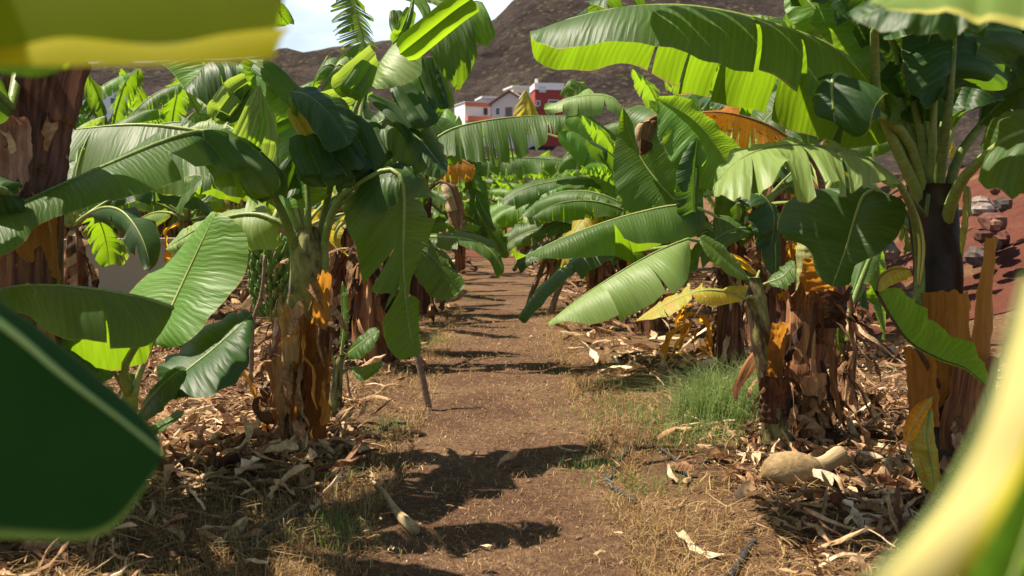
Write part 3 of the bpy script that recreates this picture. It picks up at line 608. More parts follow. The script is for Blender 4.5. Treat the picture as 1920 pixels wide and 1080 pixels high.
# upright young leaf behind the yellow stalk
leaf(A, [(580, 445, d), (578, 390, d-.05)], [(578, 390, d-.05), (572, 310, d), (566, 262, d+.02), (556, 228, d+.05), (535, 190, d+.1), (500, 150, d+.1), (478, 118, d+.15)],
     [(540, 395, d+.05), (515, 375, d+.15), (520, 350, d+.2), (500, 300, d+.25), (505, 250, d+.25), (492, 200, d+.2), (470, 160, d+.15), (460, 118, d+.15)], [(590, 372, d+.1), (600, 340, d+.3), (610, 280, d+.35), (600, 220, d+.35), (570, 185, d+.3), (530, 145, d+.2), (500, 120, d+.15)], 'young', tears=[.35, .6], tearsB=[.5], gap=.04, curl=.25, bulge=.12, r0=.017)
strip(A, [(545, 200, d-.1), (562, 225, d-.15), (578, 250, d-.2), (598, 272, d-.2)], (10, -14, .04), 'yellow', taper=.3)
strip(A, [(555, 182, d-.05), (562, 200, d-.1), (568, 230, d-.1)], (16, 0, .04), 'young')
# broad dark leaf right of the stalk
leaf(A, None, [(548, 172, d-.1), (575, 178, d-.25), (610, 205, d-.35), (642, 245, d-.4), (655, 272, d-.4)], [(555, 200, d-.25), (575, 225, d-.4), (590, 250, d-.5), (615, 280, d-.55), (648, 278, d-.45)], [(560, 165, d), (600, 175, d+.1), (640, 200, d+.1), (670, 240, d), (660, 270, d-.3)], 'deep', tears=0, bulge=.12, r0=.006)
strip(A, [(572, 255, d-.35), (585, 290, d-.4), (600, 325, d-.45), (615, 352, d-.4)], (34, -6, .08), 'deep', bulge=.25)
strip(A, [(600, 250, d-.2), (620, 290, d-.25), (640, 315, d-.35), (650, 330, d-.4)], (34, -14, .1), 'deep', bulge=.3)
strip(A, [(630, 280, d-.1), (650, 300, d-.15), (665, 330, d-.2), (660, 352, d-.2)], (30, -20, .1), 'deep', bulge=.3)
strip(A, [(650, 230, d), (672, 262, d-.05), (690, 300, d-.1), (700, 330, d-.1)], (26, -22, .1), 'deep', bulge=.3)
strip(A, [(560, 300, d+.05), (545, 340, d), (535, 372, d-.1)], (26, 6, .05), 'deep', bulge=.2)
# upper left leaf: bright flank and dark folded blade
leaf(A, [(580, 430, d+.1), (520, 280, d+.5), (470, 200, d+.7)], [(372, 214, d+.8), (362, 195, d+.8), (350, 175, d+.8), (340, 158, d+.85), (322, 135, d+.9), (300, 117, d+.95)],
     [(380, 205, d+.8), (360, 172, d+.75), (352, 160, d+.75), (372, 140, d+.8), (385, 120, d+.85), (350, 105, d+.9)], None, 'young', tears=0, bulge=.03, r0=.006)
leaf(A, None, [(345, 165, d+.6), (365, 145, d+.6), (390, 118, d+.65), (420, 115, d+.7), (455, 122, d+.7)], [(350, 172, d+.55), (385, 195, d+.5), (405, 208, d+.45), (440, 190, d+.5), (452, 150, d+.6)], None, 'deep', tears=[.6], bulge=.1, r0=.004)
strip(A, [(470, 148, d+.3), (440, 170, d+.25), (420, 195, d+.2), (398, 225, d+.15)], (14, 14, .05), 'pale', bulge=.3)
strip(A, [(465, 150, d+.35), (450, 190, d+.3), (430, 215, d+.25), (415, 228, d+.2)], (20, 6, .05), 'deep', bulge=.3)
strip(A, [(480, 118, d+.1), (505, 135, d+.05), (530, 160, d), (555, 185, d-.05)], (12, -16, .05), 'green', bulge=.2)
strip(A, [(450, 120, d+.2), (480, 130, d+.15), (500, 155, d+.1), (520, 185, d+.05)], (10, -16, .03), 'young', bulge=.15)
# big leaf arching up and to the right
leaf(A, [(592, 440, d+.1), (622, 340, d+.15), (655, 235, d+.2)], [(655, 235, d+.2), (672, 190, d+.22), (700, 140, d+.25), (730, 100, d+.28), (755, 62, d+.3), (770, 20, d+.35), (775, -10, d+.4)],
     (-6, -4, .02), (6, 4, .02), 'green', tears=0, r0=.015)
strip(A, [(705, 100, d+.15), (675, 130, d+.1), (650, 152, d+.02), (626, 168, d-.05)], (8, 16, .08), 'pale', bulge=.2, taper=.1)
strip(A, [(695, 120, d+.1), (680, 145, d+.05), (665, 165, d-.02), (652, 182, d-.05)], (18, 10, .05), 'green', bulge=.25)
strip(A, [(672, 160, d+.1), (650, 178, d+.05), (620, 190, d), (590, 198, d-.05)], (4, 16, .08), 'pale', bulge=.2)
leaf(A, None, [(765, 65, d+.2), (745, 78, d+.15), (728, 95, d+.1), (712, 120, d+.05), (698, 160, d)], [(788, 70, d+.1), (790, 110, d), (788, 142, d-.05), (750, 162, d-.1), (700, 168, d-.05)], None, 'pale', tears=0, bulge=.12, r0=.003, ripple=.02)
strip(A, [(885, -2, d+.2), (850, 22, d+.1), (800, 62, d), (750, 102, d-.1)], (16, 19, .03), 'glow', taper=.0, bulge=.14)
leaf(A, None, [(800, 85, d+.3), (830, 60, d+.35), (855, 45, d+.4), (880, 30, d+.45)], [(812, 110, d+.25), (835, 145, d+.3), (862, 168, d+.35), (898, 100, d+.4)], None, 'green', tears=0, bulge=.12, r0=.003)
leaf(A, None, [(852, 40, d+.5), (870, 15, d+.5), (890, 2, d+.5), (905, 5, d+.5)], [(870, 62, d+.45), (890, 78, d+.45), (915, 84, d+.45), (932, 62, d+.45)], None, 'young', tears=0, bulge=.12, r0=.003)
strip(A, [(742, 20, d+.5), (745, 45, d+.45), (750, 70, d+.4), (758, 85, d+.4)], (13, -3, .05), 'green', bulge=.25)
strip(A, [(772, 18, d+.4), (760, 45, d+.35), (748, 68, d+.3), (738, 82, d+.3)], (10, 6, .05), 'young', bulge=.2)
strip(A, [(758, -8, d+.5), (785, 0, d+.5), (800, 30, d+.45), (790, 55, d+.4)], (6, -12, .05), 'young', bulge=.2)
strip(A, [(792, -12, d+.6), (815, -2, d+.6), (835, 6, d+.6)], (4, -14, .05), 'pale', bulge=.2)
strip(A, [(795, 110, d+.5), (808, 160, d+.45), (820, 200, d+.4), (800, 238, d+.35)], (16, -6, .1), 'deep', bulge=.3, taper=.0)
strip(A, [(815, 120, d+.6), (832, 170, d+.55), (842, 205, d+.5)], (10, -5, .1), 'green', bulge=.3)
strip(A, [(750, 160, d+.3), (775, 195, d+.25), (795, 225, d+.2), (800, 240, d+.2)], (24, -12, .1), 'deep', bulge=.25)
strip(A, [(690, 180, d+.3), (730, 205, d+.3), (765, 240, d+.25), (785, 285, d+.2), (830, 330, d+.1)], (12, -14, .1), 'deep', bulge=.3, taper=.6)
leaf(A, [(596, 440, d), (650, 330, d+.2), (690, 255, d+.3)], [(690, 255, d+.3), (720, 225, d+.3), (750, 235, d+.25), (790, 265, d+.2), (838, 325, d+.1)], [(715, 268, d+.2), (735, 290, d+.05), (775, 320, d), (810, 335, d), (836, 332, d+.05)], [(690, 240, d+.4), (730, 195, d+.5), (790, 220, d+.5), (830, 270, d+.4), (840, 320, d+.2)], 'green', tears=0, bulge=.12, r0=.01)
strip(A, [(660, 235, d+.25), (685, 245, d+.2), (705, 275, d+.15), (718, 310, d+.1)], (24, -16, .1), 'deep', bulge=.3)
strip(A, [(640, 260, d+.3), (670, 280, d+.25), (690, 310, d+.2), (722, 340, d+.1)], (10, -14, .1), 'young', bulge=.2)
strip(A, [(720, 320, d), (745, 325, d-.05), (760, 340, d-.1), (762, 362, d-.1)], (16, -14, .1), 'deep', bulge=.3)
leaf(A, [(600, 445, d+.05), (625, 395, d-.05), (655, 372, d-.12)], [(655, 372, d-.12), (690, 345, d-.2), (725, 325, d-.25), (752, 335, d-.3)], [(665, 385, d-.2), (690, 405, d-.3), (725, 400, d-.35), (755, 372, d-.35)], (-2, -12, .15), 'green', tears=0, bulge=.15, r0=.017)
# pale low arching leaf on the left
leaf(A, [(562, 475, d), (548, 440, d), (520, 415, d)], [(520, 415, d), (485, 403, d+.05), (440, 405, d+.1), (380, 425, d+.15), (312, 465, d+.2)],
     [(530, 450, d), (505, 470, d), (455, 472, d+.05), (390, 470, d+.1), (315, 475, d+.15)], (-8, -12, .3), 'pale', tears=[.3, .5, .6, .7, .8, .9], gap=.1, curl=.2, bulge=.15)
# right-hand leaf: arches over and hangs straight down by the path
leaf(A, [(600, 430, d), (635, 375, d-.1), (680, 340, d-.2)], [(680, 340, d-.2), (725, 318, d-.25), (752, 335, d-.3), (757, 400, d-.3), (755, 480, d-.3), (760, 560, d-.3), (772, 640, d-.3), (783, 668, d-.3)],
     [(655, 400, d-.2), (655, 440, d-.3), (655, 460, d-.35), (690, 545, d-.4), (735, 560, d-.4), (705, 610, d-.4), (735, 668, d-.38), (775, 672, d-.35)], [(690, 325, d), (760, 330, d+.1), (800, 390, d), (820, 450, d-.1), (795, 470, d-.2), (775, 520, d-.25), (785, 600, d-.28), (790, 665, d-.3)], 'green', tears=[.45, .52, .58, .66], tearsB=[.3, .38, .5, .62, .75], gap=.10, curl=.15, bulge=.05, cols=60, r0=.017)
# --- B: low young plant at the left front
bB = G(243, 870); dB = dpt(bB); d = dB-.6
Bp = thing('banana_plant', V((bB.x, bB.y, 0)), 'low young banana plant with a glowing upright leaf, in front of the left hero stem', 'banana plant'); Bp['label'] = 'low young banana plant at left front with one glowing upright leaf'
stem(Bp, [bB-V((0, 0, .03)), P(242, 800, d+.3), P(243, 740, d+.1), P(246, 700, d)], [.06, .035], 'rib', 6)
leaf(Bp, [(250, 740, d), (262, 700, d), (285, 645, d)], [(285, 645, d), (315, 590, d+.1), (350, 515, d+.2), (380, 450, d+.25), (405, 398, d+.3)],
     [(268, 650, d), (228, 600, d+.2), (240, 550, d+.35), (330, 475, d+.5), (375, 420, d+.5), (403, 398, d+.35)], [(300, 655, d), (355, 640, d-.1), (415, 570, d), (455, 520, d+.1), (466, 455, d+.2), (440, 415, d+.25), (408, 398, d+.3)], 'young', tears=0, bulge=.06, ripple=.015, cols=40, r0=.012)
leaf(Bp, [(243, 735, d), (232, 690, d-.2), (290, 600, d-.5), (322, 577, d-.6)], [(322, 577, d-.6), (270, 560, d-.7), (180, 543, d-.85), (90, 535, d-1.0), (20, 538, d-1.1), (-60, 560, d-1.2)],
     [(325, 590, d-.6), (290, 640, d-.85), (235, 655, d-1.0), (150, 650, d-1.15), (90, 630, d-1.25), (40, 590, d-1.3), (-60, 585, d-1.3)], [(300, 590, d-.5), (270, 680, d-.2), (180, 700, d-.3), (100, 670, d-.5), (20, 610, d-.7), (-60, 580, d-.9)], 'green', tears=[.45], tearsB=0, gap=.02, curl=.05, bulge=.13, ripple=.02, cols=60, r0=.013)
leaf(Bp, [(246, 800, d+.1), (272, 775, d-.1), (300, 740, d-.2)], [(300, 740, d-.2), (345, 700, d-.2), (400, 655, d-.1), (450, 610, d), (473, 588, d+.1)],
     [(305, 750, d-.3), (345, 745, d-.45), (420, 735, d-.4), (460, 690, d-.25), (475, 620, d), (474, 590, d+.1)], [(290, 740, d-.2), (300, 690, d), (335, 665, d+.2), (390, 615, d+.3), (440, 585, d+.3), (470, 585, d+.2)], 'deep', tears=0, bulge=.12, ripple=.05, cols=40, r0=.012)
leaf(Bp, [(246, 810, d+.1), (262, 780, d-.2)], [(262, 780, d-.2), (290, 740, d-.35), (330, 700, d-.45), (350, 690, d-.5)], (-12, -10, .05), (25, 28, -.1), 'deep', tears=0, bulge=.1)
leaf(Bp, [(247, 830, d+.1), (270, 810, d+.1)], [(270, 810, d+.1), (300, 800, d), (325, 785, d), (345, 775, d)], (0, -8, .1), (4, 10, -.05), 'green', tears=0, r0=.006)
leaf(Bp, [(240, 740, d), (215, 700, d-.1)], [(215, 700, d-.1), (150, 640, d-.3), (80, 615, d-.4), (0, 620, d-.5)], (0, 55, -.2), (0, -40, .3), 'deep', tears=0, r0=.01)
# --- D: big old stem at far left with peeling bases
bD = G(35, 985); dD = dpt(bD)
D_ = thing('banana_plant', V((bD.x, bD.y, 0)), 'thick old banana stem with peeling pinkish brown bases at the left edge', 'banana plant')
stem(D_, [bD-V((0, 0, .05)), P(40, 700, dD), P(45, 450, dD), P(52, 300, dD), P(60, 60, dD)], [.16, .15], 'stemdry', 21)
cD = P(45, 400, dD)
def pxs(px, d): return px/1867*d
sheath(D_, P(62, 400, dD), .16, R(-60), 1.7, P(0, 372, dD).z, P(0, 130, dD).z, .12, 'peel', 31, V((.10, 0, 0)), rag=.05)
sheath(D_, P(30, 400, dD), .16, R(-125), 1.6, P(0, 350, dD).z, P(0, 110, dD).z, .06, 'peel', 32, V((-.03, 0, 0)))
sheath(D_, P(45, 400, dD), .17, R(-85), 1.1, P(0, 380, dD).z, P(0, 230, dD).z, .07, 'peel', 33, V((.03, 0, 0)))
sheath(D_, P(45, 400, dD), .165, R(-60), 1.9, P(0, 545, dD).z, P(0, 400, dD).z, .02, 'orange', 34)
sheath(D_, P(20, 400, dD), .16, R(-110), 1.9, P(0, 560, dD).z, P(0, 420, dD).z, .03, 'orange', 35)
sheath(D_, P(45, 400, dD), .17, R(-80), 2.4, .02, P(0, 540, dD).z, .02, 'sheath', 36)
skirt(D_, cD, .15, P(0, 380, dD).z, P(0, 150, dD).z, 26, (.12, .35), (.04, .1), 'dry', 37, a0=R(-200), a1=R(10))
leaf(D_, [(50, 70, dD), (20, 200, dD-.4)], [(20, 200, dD-.4), (-60, 130, dD-.6), (-150, 140, dD-.7)], (0, 80, 0), (0, -60, 0), 'deep', tears=0)
leaf(D_, [(45, 420, dD), (20, 370, dD-.5)], [(20, 370, dD-.5), (0, 355, dD-.6), (-50, 350, dD-.6), (-150, 380, dD-.6)], [(50, 372, dD-.5), (30, 420, dD-.5), (-50, 470, dD-.5), (-150, 430, dD-.5)], (0, -20, .2), 'deep', tears=0)
for i in (1, 3, 4, 5):   # crown of the old stem, above the frame
    a = 1.1*i; q = P(60, 60, dD); o_ = V((math.cos(a), math.sin(a), 0)); pts = [q, q+o_*.25+V((0, 0, .4)), q+o_*.7+V((0, 0, .75)), q+o_*1.3+V((0, 0, .75)), q+o_*1.9+V((0, 0, .35))]
    sd_ = V((-o_.y, o_.x, 0)); make_leaf(D_, pts[:2], pts[1:], (lambda s: lambda t: (s*.25-V((0, 0, .15)))*max(.01, prof(t)))(sd_), (lambda s: lambda t: (-s*.25-V((0, 0, .15)))*max(.01, prof(t)))(sd_), 'green', tears=5, cols=30, m=5)
# --- E: right hero plant
bE = G(1790, 945); dE = dpt(bE); d = dE
E = thing('banana_plant', V((bE.x, bE.y, 0)), 'big banana plant with dark stem and translucent brown sheaths at the right edge', 'banana plant'); ROOTED.append(E)
stem(E, [bE-V((0, 0, .05)), P(1785, 760, d), P(1765, 600, d), P(1755, 460, d), P(1745, 345, d)], [.16, .12, .125], 'stemdark', 42)
cE = V((bE.x, bE.y, 0)); eC = P(1770, 560, d)
sheath(E, P(1795, 560, d), .165, R(-35), 2.0, P(0, 800, d).z, P(0, 445, d).z, .02, 'orange', 43, V((-.02, 0, 0)))
sheath(E, P(1775, 600, d), .15, R(-105), 1.6, P(0, 790, d).z, P(0, 540, d).z, .05, 'orange', 44, V((-.04, 0, 0)))
sheath(E, P(1790, 700, d), .17, R(-80), 1.9, .05, P(0, 660, d).z, .03, 'sheath', 45)
sheath(E, P(1760, 700, d), .17, R(-140), 1.0, P(0, 790, d).z, P(0, 650, d).z, .03, 'orange', 46)
skirt(E, P(1785, 800, d), .17, .05, .5, 26, (.15, .4), (.05, .11), 'dry', 47, a0=R(-200), a1=R(20))
leaf(E, None, [(1745, 765, d-.25), (1738, 820, d-.3), (1748, 880, d-.3), (1752, 925, d-.3)], (-30, 0, .02), (24, 2, .05), 'yellow', tears=0, r0=.008, name='dry_leaf')
leaf(E, None, [(1748, 745, d-.2), (1725, 775, d-.3), (1700, 830, d-.35)], (-18, -4, 0), (12, 12, .02), 'amber', tears=0, r0=.006, name='dry_leaf')
# petiole bases fan
b_ = None
leaf(E, [(1748, 400, d), (1700, 310, d-.1), (1668, 225, d-.1)], [(1668, 225, d-.1), (1630, 150, d-.1), (1560, 92, d-.15), (1480, 58, d-.2), (1380, 28, d-.25), (1280, 12, d-.3), (1180, 14, d-.3), (1090, 30, d-.3), (1035, 48, d-.3), (995, 62, d-.3)],
     [(1690, 230, d-.2), (1670, 245, d-.35), (1590, 250, d-.5), (1570, 190, d-.55), (1500, 165, d-.6), (1420, 160, d-.65), (1325, 150, d-.7), (1250, 110, d-.7), (1150, 100, d-.65), (1050, 112, d-.55), (1010, 95, d-.45), (993, 66, d-.35)],
     [(1680, 240, d+.1), (1650, 275, d+.15), (1590, 283, d+.2), (1510, 275, d+.2), (1440, 250, d+.2), (1380, 215, d+.2), (1290, 190, d+.2), (1240, 165, d+.15), (1180, 130, d+.1), (1100, 145, d+.05), (1040, 140, d), (1003, 120, d), (995, 68, d-.2)],
     'green', tears=[.13, .24, .36, .47], tearsB=[.15, .32, .47, .55, .63], gap=.03, curl=.07, bulge=.16, ripple=.03, cols=90, m=9, r0=.024)
leaf(E, [(1728, 470, d-.1), (1712, 400, d-.4), (1688, 348, d-.6)], [(1688, 348, d-.6), (1655, 318, d-.65), (1610, 293, d-.7), (1560, 280, d-.75), (1500, 272, d-.8), (1440, 278, d-.85), (1385, 300, d-.9), (1340, 345, d-.9)],
     [(1680, 350, d-.7), (1620, 345, d-1.0), (1570, 352, d-1.1), (1520, 368, d-1.15), (1480, 355, d-1.2), (1440, 372, d-1.2), (1390, 383, d-1.15), (1345, 375, d-1.0)], (12, -18, .3), 'pale', tears=[.4, .56, .68, .8], gap=.04, curl=.12, bulge=.08, ripple=.09, cols=64, r0=.015)
leaf(E, [(1735, 460, d), (1700, 400, d+.3), (1640, 355, d+.4)], [(1640, 355, d+.4), (1618, 370, d+.4), (1600, 420, d+.35), (1585, 470, d+.3), (1560, 538, d+.3)],
     [(1625, 352, d+.5), (1500, 360, d+.6), (1462, 400, d+.6), (1462, 440, d+.5), (1515, 465, d+.4), (1530, 510, d+.35), (1555, 540, d+.3)], [(1650, 358, d+.4), (1695, 380, d+.3), (1690, 430, d+.2), (1650, 475, d+.2), (1600, 500, d+.25), (1595, 530, d+.3), (1570, 540, d+.3)], 'deep', tears=0, bulge=.1, ripple=.04, cols=40, r0=.013)
leaf(E, [(1745, 380, d), (1722, 290, d), (1700, 220, d+.05)], [(1700, 220, d+.05), (1672, 150, d+.1), (1640, 90, d+.15), (1610, 40, d+.2), (1585, -20, d+.25)],
     [(1690, 225, d+.1), (1640, 215, d+.25), (1560, 120, d+.35), (1520, 60, d+.4), (1530, 0, d+.35), (1580, -25, d+.3)], [(1705, 215, d), (1715, 160, d-.2), (1770, 120, d-.3), (1720, 60, d-.2), (1660, 10, d)], 'young', tears=[.4, .5], tearsB=0, gap=.02, curl=.1, bulge=.08, r0=.026)
leaf(E, [(1755, 390, d), (1765, 300, d-.15), (1778, 210, d-.3)], [(1778, 210, d-.3), (1785, 130, d-.35), (1790, 60, d-.3), (1780, -20, d-.2)],
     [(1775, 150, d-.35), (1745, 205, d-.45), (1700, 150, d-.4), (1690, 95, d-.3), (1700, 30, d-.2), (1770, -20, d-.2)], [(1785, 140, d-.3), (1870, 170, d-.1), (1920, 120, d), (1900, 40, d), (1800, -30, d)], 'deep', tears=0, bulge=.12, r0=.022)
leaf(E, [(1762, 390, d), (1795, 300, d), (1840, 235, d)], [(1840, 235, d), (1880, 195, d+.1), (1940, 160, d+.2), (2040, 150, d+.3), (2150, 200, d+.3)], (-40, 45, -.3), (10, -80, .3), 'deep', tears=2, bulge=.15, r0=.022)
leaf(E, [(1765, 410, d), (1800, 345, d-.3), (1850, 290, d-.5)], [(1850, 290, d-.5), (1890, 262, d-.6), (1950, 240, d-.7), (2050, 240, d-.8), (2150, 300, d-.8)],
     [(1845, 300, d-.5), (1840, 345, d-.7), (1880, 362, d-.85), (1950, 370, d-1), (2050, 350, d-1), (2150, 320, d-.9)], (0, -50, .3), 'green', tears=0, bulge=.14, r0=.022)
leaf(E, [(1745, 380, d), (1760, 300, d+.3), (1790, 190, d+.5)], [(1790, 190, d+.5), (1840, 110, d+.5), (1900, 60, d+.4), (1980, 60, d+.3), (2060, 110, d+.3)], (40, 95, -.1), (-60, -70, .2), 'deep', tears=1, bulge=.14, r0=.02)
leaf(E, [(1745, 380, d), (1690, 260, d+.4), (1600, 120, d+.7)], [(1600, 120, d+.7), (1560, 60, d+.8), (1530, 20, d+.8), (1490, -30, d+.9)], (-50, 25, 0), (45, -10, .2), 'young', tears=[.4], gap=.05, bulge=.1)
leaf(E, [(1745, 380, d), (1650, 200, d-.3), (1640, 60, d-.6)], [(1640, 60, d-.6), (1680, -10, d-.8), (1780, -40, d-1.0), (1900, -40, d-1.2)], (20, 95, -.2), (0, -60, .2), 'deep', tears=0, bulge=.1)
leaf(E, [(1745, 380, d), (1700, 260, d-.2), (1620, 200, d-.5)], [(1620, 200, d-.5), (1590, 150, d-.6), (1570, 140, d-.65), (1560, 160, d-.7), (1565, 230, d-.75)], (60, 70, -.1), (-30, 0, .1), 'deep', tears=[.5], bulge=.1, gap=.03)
leaf(E, [(1750, 420, d), (1785, 380, d-.1)], [(1785, 380, d-.1), (1812, 350, d-.15), (1815, 400, d-.2), (1805, 480, d-.2)], (-14, 0, -.02), (12, 0, .05), 'yellow', tears=0, r0=.01)
leaf(E, [(1745, 330, d), (1735, 420, d-.25)], [(1690, 348, d-.5), (1715, 400, d-.35), (1728, 460, d-.3), (1722, 540, d-.25)], (-7, 0, 0), (7, 0, 0), 'cream', tears=0, r0=.008, name='dry_leaf')
# broad short leaf low on the right hero
leaf(E, [(1800, 760, d), (1700, 620, d-.25), (1655, 560, d-.3)], [(1643, 547, d-.3), (1668, 590, d-.35), (1705, 640, d-.4), (1760, 672, d-.5), (1810, 690, d-.6), (1850, 725, d-.7)],
     (2, 4, .02), [(1660, 540, d-.35), (1690, 545, d-.5), (1740, 590, d-.65), (1800, 630, d-.75), (1845, 680, d-.75), (1852, 722, d-.7)], 'young', ribm='ribdark', tears=0, bulge=.12, cols=40, r0=.009)
leaf(E, None, [(1643, 547, d-.28), (1650, 520, d-.25), (1675, 505, d-.2), (1705, 505, d-.15)], (20, 22, .02), (4, -6, .02), 'yellow', ribm='ribdark', tears=0, r0=.006)
# --- F: clump right of the path
def clump(px, py, label, name='banana_plant', seed=1):
    b0 = G(px, py); return b0, dpt(b0), thing(name, V((b0.x, b0.y, 0)), label, 'banana plant')
bF, dF, F = clump(1500, 835, 'stout cut-off banana trunk streaked dark and rusty, right of the grass tuft'); d = dF
stem(F, [bF-V((0, 0, .05)), P(1503, 720, d), P(1520, 620, d), P(1530, 535, d)], [.12, .165], 'stemdry', 51)
sheath(F, P(1532, 600, d), .17, R(-70), 1.9, P(0, 610, d).z, P(0, 538, d).z, .03, 'dry', 52, rag=.1)
sheath(F, P(1530, 600, d), .165, R(-130), 1.5, P(0, 640, d).z, P(0, 545, d).z, .04, 'sheath', 152, rag=.15)
skirt(F, P(1515, 700, d), .18, .45, 1.0, 22, (.2, .6), (.04, .1), 'sheath', 153, a0=R(-200), a1=R(20))
sheath(F, P(1515, 700, d), .15, R(-120), 1.2, P(0, 770, d).z, P(0, 600, d).z, .02, 'sheath', 53)
sheath(F, P(1522, 560, d), .13, R(-80), 2.2, P(0, 545, d).z, P(0, 480, d).z, .03, 'orange', 54)
sheath(F, P(1510, 780, d), .16, R(-90), 1.0, .05, P(0, 690, d).z, .05, 'sheath', 55)
skirt(F, P(1505, 800, d), .15, .05, .45, 30, (.15, .4), (.04, .1), 'dry', 56, a0=R(-200), a1=R(20))
stem(F, [P(1530, 545, d+.1), P(1525, 500, d+.1), P(1520, 440, d+.1)], [.10, .08], 'stem', 57, name='shoot')
bF2, d2, F2 = clump(1462, 850, 'slim banana stem leaning left, wrapped in brown sheaths beside the cut-off trunk'); d = d2
stem(F2, [bF2-V((0, 0, .05)), P(1450, 740, d), P(1430, 640, d), P(1418, 560, d), P(1415, 520, d)], [.085, .06], 'stem', 61)
sheath(F2, P(1450, 720, d), .10, R(-90), 2.4, P(0, 790, d).z, P(0, 700, d).z, .04, 'sheath', 62)
sheath(F2, P(1440, 720, d), .08, R(-60), 1.8, P(0, 720, d).z, P(0, 600, d).z, .03, 'orange', 63)
skirt(F2, P(1455, 780, d), .09, .05, .7, 26, (.12, .4), (.03, .08), 'dry', 64)
leaf(F2, [(1418, 560, d), (1405, 555, d-.1)], [(1395, 560, d-.1), (1365, 548, d-.15), (1320, 545, d-.2), (1270, 560, d-.2), (1192, 602, d-.2)],
     [(1395, 565, d-.1), (1340, 575, d-.25), (1300, 568, d-.3), (1250, 600, d-.3), (1193, 606, d-.25)], (4, -8, .1), 'yellow', tears=[.4, .5, .6, .75], gap=.08, curl=.15, bulge=.1, r0=.009)
leaf(F2, [(1416, 530, d), (1400, 520, d)], [(1400, 520, d), (1375, 500, d-.05), (1340, 470, d-.1), (1310, 445, d-.1)], (-8, 22, -.1), (12, -18, .1), 'green', tears=0, r0=.009)
leaf(F2, [(1418, 540, d), (1440, 530, d)], [(1440, 530, d), (1465, 520, d), (1480, 505, d), (1490, 490, d)], (2, 20, -.1), (-2, -10, .1), 'green', tears=0, r0=.008)
leaf(F2, [(1416, 530, d), (1425, 505, d+.1)], [(1420, 515, d+.1), (1390, 490, d+.1), (1360, 480, d), (1345, 478, d)], (0, 12, 0), (0, -8, 0), 'amber', tears=0, r0=.006, name='dry_leaf')
bF3, d3, F3 = clump(1368, 690, 'dark upright banana stem behind the grass tuft, right of the path'); d = d3
stem(F3, [bF3-V((0, 0, .05)), P(1368, 620, d), P(1370, 540, d), P(1375, 440, d)], [.13, .10], 'stemdry', 71)
skirt(F3, P(1370, 620, d), .13, .1, 1.2, 34, (.2, .6), (.04, .1), 'dry', 72)
skirt(F3, P(1300, 640, d), .13, .1, .6, 20, (.2, .6), (.04, .1), 'amber', 73)
leaf(F3, [(1372, 470, d), (1345, 410, d-.2), (1320, 395, d-.3)], [(1320, 395, d-.3), (1270, 385, d-.4), (1200, 398, d-.5), (1130, 418, d-.6), (1050, 448, d-.7), (968, 488, d-.8)],
     [(1320, 440, d-.4), (1270, 460, d-.6), (1200, 468, d-.75), (1140, 458, d-.85), (1080, 478, d-.9), (1010, 492, d-.9), (968, 490, d-.85)], [(1300, 385, d+.1), (1250, 470, d+.1), (1180, 490, d), (1110, 470, d-.2), (1040, 470, d-.5), (970, 488, d-.75)], 'green', tears=[.5], tearsB=[.4, .6], gap=.03, curl=.1, bulge=.14, ripple=.02, cols=60, r0=.014)
leaf(F3, [(1372, 500, d), (1330, 460, d-.5), (1290, 448, d-.8)], [(1290, 448, d-.8), (1240, 468, d-.9), (1180, 500, d-1.0), (1110, 543, d-1.1), (1065, 575, d-1.15), (1027, 606, d-1.2)],
     [(1300, 480, d-.9), (1285, 540, d-1.2), (1240, 570, d-1.3), (1180, 590, d-1.35), (1110, 608, d-1.35), (1060, 600, d-1.3), (1029, 609, d-1.25)], [(1280, 450, d-.7), (1230, 540, d-.6), (1160, 590, d-.8), (1090, 600, d-1.0), (1030, 608, d-1.15)], 'pale', tears=[.35, .62], tearsB=0, gap=.03, curl=.1, bulge=.13, ripple=.03, cols=56, r0=.014)
leaf(F3, [(1370, 500, d+.2), (1280, 465, d+.2), (1210, 470, d+.2)], [(1210, 470, d+.2), (1120, 470, d+.2), (1060, 500, d+.1), (1010, 545, d), (972, 598, d-.1)], (10, 28, -.2), (10, 12, .3), 'deep', tears=[.5], bulge=.15, cols=40, gap=.05)
leaf(F3, [(1372, 480, d), (1345, 440, d-.1), (1310, 410, d-.1)], [(1310, 410, d-.1), (1260, 370, d-.1), (1210, 310, d), (1180, 250, d+.1), (1168, 200, d+.2)],
     [(1305, 430, d-.1), (1240, 440, d-.2), (1170, 400, d-.2), (1145, 320, d-.1), (1155, 240, d+.1), (1167, 200, d+.2)], [(1320, 410, d-.1), (1320, 340, d-.2), (1290, 270, d-.1), (1240, 220, d), (1200, 190, d+.15), (1170, 198, d+.2)], 'green', tears=[.3], gap=.04, tearsB=[.5], bulge=.12, ripple=.04, r0=.015)
leaf(F3, [(1375, 470, d), (1385, 400, d-.2), (1375, 330, d-.3)], [(1375, 330, d-.3), (1345, 280, d-.3), (1310, 235, d-.25), (1270, 205, d-.2), (1228, 185, d-.1)],
     [(1370, 345, d-.3), (1330, 355, d-.35), (1270, 330, d-.35), (1240, 270, d-.3), (1228, 190, d-.15)], [(1380, 330, d-.35), (1400, 290, d-.5), (1350, 240, d-.5), (1290, 185, d-.35), (1232, 180, d-.15)], 'young', tears=[.3, .7], tearsB=0, gap=.05, bulge=.1, r0=.012)
leaf(F3, [(1370, 470, d), (1320, 430, d-.3)], [(1305, 440, d-.35), (1300, 390, d-.4), (1302, 320, d-.4), (1308, 255, d-.35)], (-38, 20, -.1), (10, 8, .1), 'deep', tears=0, bulge=.2, r0=.008)
